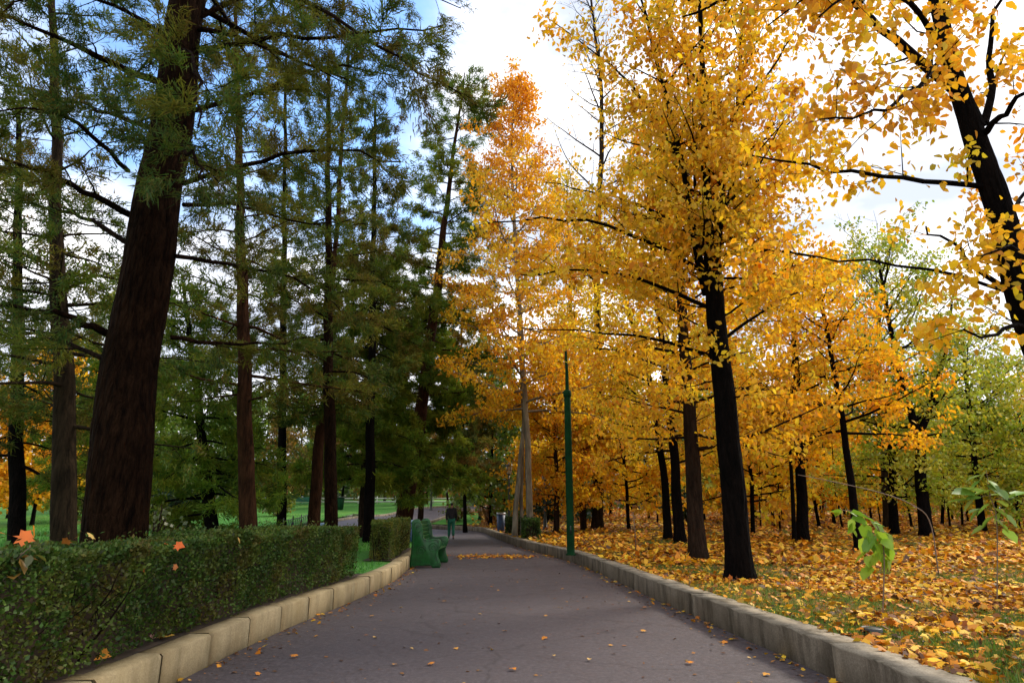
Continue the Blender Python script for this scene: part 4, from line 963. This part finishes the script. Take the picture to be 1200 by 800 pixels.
def bin_(px, Y, h, r, label, body, rim, x=None):
    p = base_at(px, Y)
    if x is not None: p[0] = x
    root = empty('litter_bin', p, label, 'litter bin')
    q = BM(); q.lathe(tuple(p), [(0, .05), (r*.82, .05), (r*.84, .06), (r, h*.93), (r*.9, h*.93), (r*.75, .1), (0, .1)], 22); q.build('body', M[body], root, True, loc=p)
    q = BM(); q.lathe(tuple(p), [(r*.98, h*.9), (r*1.07, h*.91), (r*1.07, h), (r*.9, h), (r*.9, h*.91)], 22); q.build('rim', M[rim], root, True, loc=p)
    q = BM(); q.lathe(tuple(p), [(.0, .0), (r*.7, 0), (r*.7, .05), (0, .05)], 16); q.build('foot', M['black_metal'], root, True, loc=p)
bin_(587, 36, 1.0, .24, 'blue litter bin with pale grey rim behind the concrete kerb', 'blue_plastic', 'grey_metal')
bin_(480, 24, .80, .22, 'dark blue bin with pale rim half hidden behind the bench back', 'blue_plastic', 'pale_blue')
p = base_at(375, 24.5); root = empty('recycling_box', p, 'pale blue box with two dark round holes at the edge of the side path', 'box')
q = BM(); q.box(p+np.array([0, 0, .33]), (.9, .5, .62), taper=.94); q.build('body', M['pale_blue'], root, bevel=.03, loc=p)
for dx in (-.2, .2):
    q = BM(); q.tube([p+np.array([dx, -.262, .38]), p+np.array([dx, -.235, .38])], .13, 18); q.build('hole', M['black_metal'], root, loc=p)
# black railing along the side path
root = empty('railing', base_at(333, 27), 'low black metal railing with crossed bars along the side path', 'railing'); o0 = np.array(root.location)
pp = [base_at(a, b_) for a, b_ in ((331, 26.5), (342, 29), (352, 32), (361, 35.5))]
for a, b_ in zip(pp[:-1], pp[1:]):
    q = BM()
    for za in (.12, .62): q.tube([a+(0, 0, za), b_+(0, 0, za)], .02, 6)
    for f in np.linspace(0, 1, 5)[:-1]:
        c0 = a*(1-f)+b_*f; c1 = a*(.75-f)+b_*(f+.25); q.tube([c0+(0, 0, .12), c1+(0, 0, .62)], .013, 5); q.tube([c0+(0, 0, .62), c1+(0, 0, .12)], .013, 5)
    q.build('rail_panel', M['black_metal'], root, loc=o0)
for a in pp:
    q = BM(); q.tube([a, a+(0, 0, .75)], .03, 8); q.build('post', M['black_metal'], root, loc=o0)
# white low fence at the top of the lawn
def fence(name, label, x0, x1, Y, h, step, paint, rails, w_=.07):
    zz = lambda x: float(gz(x, Y)); root = empty(name, (x0, Y, zz(x0)), label, 'fence'); o0 = np.array(root.location)
    for f in rails:
        q = BM(); q.box(((x0+x1)/2, Y, (zz(x0)+zz(x1))/2+h*f), (x1-x0, .05, .13)); q.build('rail', M[paint], root, loc=o0)
    for x in np.arange(x0, x1+.01, step):
        q = BM(); q.box((x, Y+.06, zz(x)+h/2-.05), (w_, w_, h+.1)); q.build('post', M[paint], root, loc=o0)
fence('fence', 'long low white fence crossing the far end of the lawn', -27, -2.5, 66, .72, 1.9, 'white_paint', (.45, .9), .12)
fence('fence', 'low red wooden barrier beyond the lawn beside the reddish-brown trunk', -31, -24.5, 71, 1.3, 1.6, 'red_paint', (.3, .6, .95), .14)
fence('fence', 'second red wooden barrier beyond the lawn, behind the side path', -15, -9.5, 72, 1.5, 1.8, 'red_paint', (.55, .95), .14)
# distant teal bench and green bin on the lawn
p = base_at(352, 58); root = empty('park_bench', p, 'small distant teal bench at the far edge of the lawn', 'bench')
for nm, c_, sz in [('seat', (0, 0, .45), (1.9, .45, .06)), ('backrest', (0, .24, .8), (1.9, .05, .4)), ('leg', (-.8, 0, .21), (.08, .45, .42)), ('leg', (.8, 0, .21), (.08, .45, .42))]:
    q = BM(); q.box(p+np.array(c_), sz); q.build(nm, M['teal_paint'], root, bevel=.01, loc=p)
bin_(398, 56, 1.1, .35, 'dark green litter bin far off on the lawn near the white fence', 'pole_paint', 'dark_paint')
# small lamp set in the leafy ground
p = np.array(G0(1021, 737, .29))-np.array([0, 0, .025]); root = empty('ground_light', p, 'small dark ground light half buried in leaves behind the concrete kerb', 'ground light')
q = BM(); q.lathe(tuple(p), [(.10, -.05), (.10, .035), (.085, .045), (.075, .035), (0, .035)], 20); q.build('housing', M['black_metal'], root, True, loc=p)
q = BM(); q.lathe(tuple(p), [(.074, .036), (.05, .043), (0, .045)], 20); q.build('lens', M['dark_paint'], root, True, loc=p)
# thin stake
p = base_at(745, 18.5); q = BM(); q.tube([p, p+np.array([.01, 0, .5]), p+np.array([-.02, 0, 1.05])], .012, 6); o = q.build('stake', M['twig'], None, loc=p); o.location = p
tag(o, 'thin pale stake stuck upright in the leaves beyond the green pole', 'stake')
# bent stick in the leaves
Y = 12.; pts = [W(935, 556, Y), W(985, 566, Y), W(1035, 578, Y), W(1070, 592, Y), W(1090, 612, Y), base_at(1100, Y)]
q = BM(); q.tube(spline(pts, 24), np.linspace(.006, .013, 24), 6); o = q.build('bent_stick', M['twig'], None, True, loc=pts[-1]); o.location = pts[-1]
tag(o, 'long thin pale stick arching up from the leaves in front of the forking trunk', 'stick')
# green saplings by the kerb
def sapling(label, Y, foot, stem, lv, size, pal, seed):
    b = base_at(foot, Y); rng = rngf(seed); root = empty('sapling', b, label, 'sapling')
    S_ = spline([b]+[W(*s_, Y) for s_ in stem], 24); q = BM(); q.tube(S_, np.linspace(.009, .003, 24), 6); P = []; D = []
    for px, py, dx, dy in lv:
        t_ = W(px, py, Y+rng.normal(0, .06)); e_ = W(px+dx, py+dy, Y+rng.normal(0, .1)); j = int(np.argmin(np.linalg.norm(S_-t_, axis=1)))
        q.tube([S_[j], (S_[j]+t_)/2+(0, 0, .015), t_], .003, 4); P.append(t_); D.append(e_-t_)
    q.build('stem', M['twig'], root, loc=b)
    P = np.array(P); D = np.array(D)
    P = np.concatenate([P, P+D*.45+rng.normal(0, .012, P.shape), P+D*.25+rng.normal(0, .02, P.shape)]); D = np.concatenate([D*.75, D*.7+rng.normal(0, .05, D.shape), D*.5+rng.normal(0, .08, D.shape)])
    L_ = np.linalg.norm(D, axis=1)
    V, F, k = leaves(P, L_*.85, rng, 'oval', D, .05, 0.6)
    mesh('foliage', V, F, M['green'], root, col=np.repeat(palette(len(P), rng, pal, None, .12), k, 0), loc=b)
SG = [(.26, .42, .03), (.34, .46, .04), (.18, .34, .025)]
sapling('young sapling with broad bright green leaves hanging in front of the slim leaning black trunk', 7.6, 1034, [(1036, 650), (1030, 620), (1012, 602), (985, 597)],
        [(985, 597, -12, 10), (992, 598, 22, 14), (1000, 606, -4, 30), (1008, 604, 30, 12), (1012, 612, 10, 34), (1020, 610, 26, 28), (1028, 622, 22, 26), (1024, 628, -16, 36), (1030, 636, 4, 36), (1034, 640, 16, 28), (1022, 650, -8, 26), (1036, 622, 12, 30)], .2, SG, 701)
sapling('pale green sapling beside the concrete kerb at the edge of the wood', 8.6, 1168, [(1168, 610), (1160, 580), (1156, 552)],
        [(1156, 552, -14, 22), (1158, 562, 18, 18), (1160, 575, -34, 8), (1162, 580, 30, 2), (1160, 590, -28, 20), (1164, 594, 28, 18), (1164, 604, -20, 26), (1166, 608, 22, 26), (1150, 582, -30, 4), (1176, 584, 22, -6)], .2, [(.24, .38, .06), (.16, .30, .04)], 702)
sapling('tangle of thin twigs with a few leaves at the near end of the hedge', 4.1, -40, [(-10, 690), (20, 655), (36, 640)], [(10, 668, 12, 14), (24, 650, 14, 8), (34, 642, 12, 10)], .1, [(.10, .12, .02), (.2, .12, .02)], 703)

# ------------------------------------------------------------------ the walking man
def skin_body(name, J, E, mt, root, loc, sub=2):
    me = bpy.data.meshes.new(name); names = list(J)
    me.from_pydata([J[n_][:3] for n_ in names], [(names.index(a), names.index(b)) for a, b in E], [])
    o = bpy.data.objects.new(name, me); COL.objects.link(o)
    o.modifiers.new('skin', 'SKIN'); o.modifiers.new('sub', 'SUBSURF').levels = sub
    sv = me.skin_vertices[0].data
    for i, n_ in enumerate(names):
        r_ = J[n_][3]; sv[i].radius = r_ if isinstance(r_, tuple) else (r_, r_)
    sv[0].use_root = True
    dg = bpy.context.evaluated_depsgraph_get(); dg.update()
    m2 = bpy.data.meshes.new_from_object(o.evaluated_get(dg)); m2.name = name
    bpy.data.objects.remove(o)
    for p_ in m2.polygons: p_.use_smooth = True
    m2.materials.clear(); m2.materials.append(mt)
    r2 = bpy.data.objects.new(name, m2); COL.objects.link(r2); r2.parent = root; return r2
M['skin'] = simple('skin', (.36, .2, .14), .55, 0, .1); M['jacket'] = simple('dark_jacket', (.010, .010, .013), .8); M['trousers'] = simple('green_trousers', (.012, .14, .085), .8)
M['hair'] = simple('dark_hair', (.008, .006, .005), .6); M['shoe'] = simple('dark_shoes', (.012, .01, .01), .6)
pm = G0(528.5, 631.5); pm[2] = float(path_z(pm[0], pm[1]))
man = empty('person', pm, 'man in dark jacket and green trousers walking away along the path, arms by his sides', 'person', rz=math.radians(8))
J = {'pelvis': (0, 0, .95, (.15, .11)), 'waist': (0, .01, 1.1, (.14, .10)), 'chest': (0, .02, 1.32, (.16, .115)), 'base': (0, .03, 1.47, (.09, .08)), 'neck': (0, .04, 1.54, .055), 'skull': (0, .06, 1.64, (.078, .09)), 'crownp': (0, .055, 1.735, (.06, .07)),
     'chin': (0, .115, 1.585, (.03, .03)), 'nose': (0, .165, 1.635, .012)}
E = [('pelvis', 'waist'), ('waist', 'chest'), ('chest', 'base'), ('base', 'neck'), ('neck', 'skull'), ('skull', 'crownp'), ('neck', 'chin'), ('skull', 'nose')]
for s_, n_, st_, ar in ((-1, 'l', .20, -.12), (1, 'r', -.16, .14)):
    J.update({n_+'hip': (.09*s_, 0, .9, .095), n_+'knee': (.10*s_, st_*.55+.03, .5, .062), n_+'ank': (.10*s_, st_-.03, .10+(.05 if st_ < 0 else 0), .042), n_+'toe': (.11*s_, st_+.17, .04+(.0 if st_ < 0 else .03), .036),
              n_+'sh': (.19*s_, .02, 1.42, .062), n_+'el': (.235*s_, ar*.35-.02, 1.14, .045), n_+'wr': (.235*s_, ar+.05, .90, .03), n_+'palm': (.232*s_, ar+.07, .83, (.035, .018)), n_+'th': (.215*s_, ar+.115, .815, .010), n_+'tht': (.213*s_, ar+.13, .775, .009)})
    E += [('pelvis', n_+'hip'), (n_+'hip', n_+'knee'), (n_+'knee', n_+'ank'), (n_+'ank', n_+'toe'), ('chest', n_+'sh'), (n_+'sh', n_+'el'), (n_+'el', n_+'wr'), (n_+'wr', n_+'palm'), (n_+'palm', n_+'th'), (n_+'th', n_+'tht')]
    for k, (dy, ln) in enumerate(((.030, .07), (.010, .08), (-.010, .075), (-.028, .058))):
        J[f'{n_}f{k}a'] = (.23*s_, ar+.07+dy, .79, .0095); J[f'{n_}f{k}b'] = (.222*s_, ar+.075+dy, .79-ln*.55, .009); J[f'{n_}f{k}c'] = (.212*s_, ar+.082+dy, .79-ln, .008)
        E += [(n_+'palm', f'{n_}f{k}a'), (f'{n_}f{k}a', f'{n_}f{k}b'), (f'{n_}f{k}b', f'{n_}f{k}c')]
skin_body('body', J, E, M['skin'], man, pm)
g = lambda k, d: (*J[k][:3], tuple(v+d for v in J[k][3]) if isinstance(J[k][3], tuple) else J[k][3]+d)
Jj = {k: g(k, .022) for k in ('chest', 'waist', 'base', 'lsh', 'lel', 'lwr', 'rsh', 'rel', 'rwr')}; Jj['hem'] = (0, 0, .84, (.19, .15)); Jj['base'] = (0, .03, 1.47, (.11, .10)); Jj['collar'] = (0, .04, 1.535, (.075, .07))
skin_body('jacket', Jj, [('chest', 'waist'), ('waist', 'hem'), ('chest', 'base'), ('base', 'collar'), ('chest', 'lsh'), ('lsh', 'lel'), ('lel', 'lwr'), ('chest', 'rsh'), ('rsh', 'rel'), ('rel', 'rwr')], M['jacket'], man, pm)
Jt = {'pelvis': (0, 0, .95, (.165, .125))}
Jt.update({k: g(k, .022) for k in ('lhip', 'lknee', 'rhip', 'rknee')}); Jt['lank'] = (*J['lank'][:2], J['lank'][2]+.0, .068); Jt['rank'] = (*J['rank'][:2], J['rank'][2]+.0, .068)
skin_body('trousers', Jt, [('pelvis', 'lhip'), ('lhip', 'lknee'), ('lknee', 'lank'), ('pelvis', 'rhip'), ('rhip', 'rknee'), ('rknee', 'rank')], M['trousers'], man, pm)
for n_ in 'lr':
    a, t_ = J[n_+'ank'], J[n_+'toe']; skin_body('shoe', {'heel': (a[0], a[1]-.04, t_[2]+.012, .05), 'mid': (a[0], a[1]+.08, t_[2]+.006, .046), 'tip': (t_[0], t_[1]+.03, t_[2], .04)}, [('heel', 'mid'), ('mid', 'tip')], M['shoe'], man, pm, 1)
skin_body('hair', {'top': (0, .045, 1.735, (.075, .085)), 'back': (0, .0, 1.67, (.082, .055)), 'nape': (0, .0, 1.595, (.06, .035))}, [('top', 'back'), ('back', 'nape')], M['hair'], man, pm)
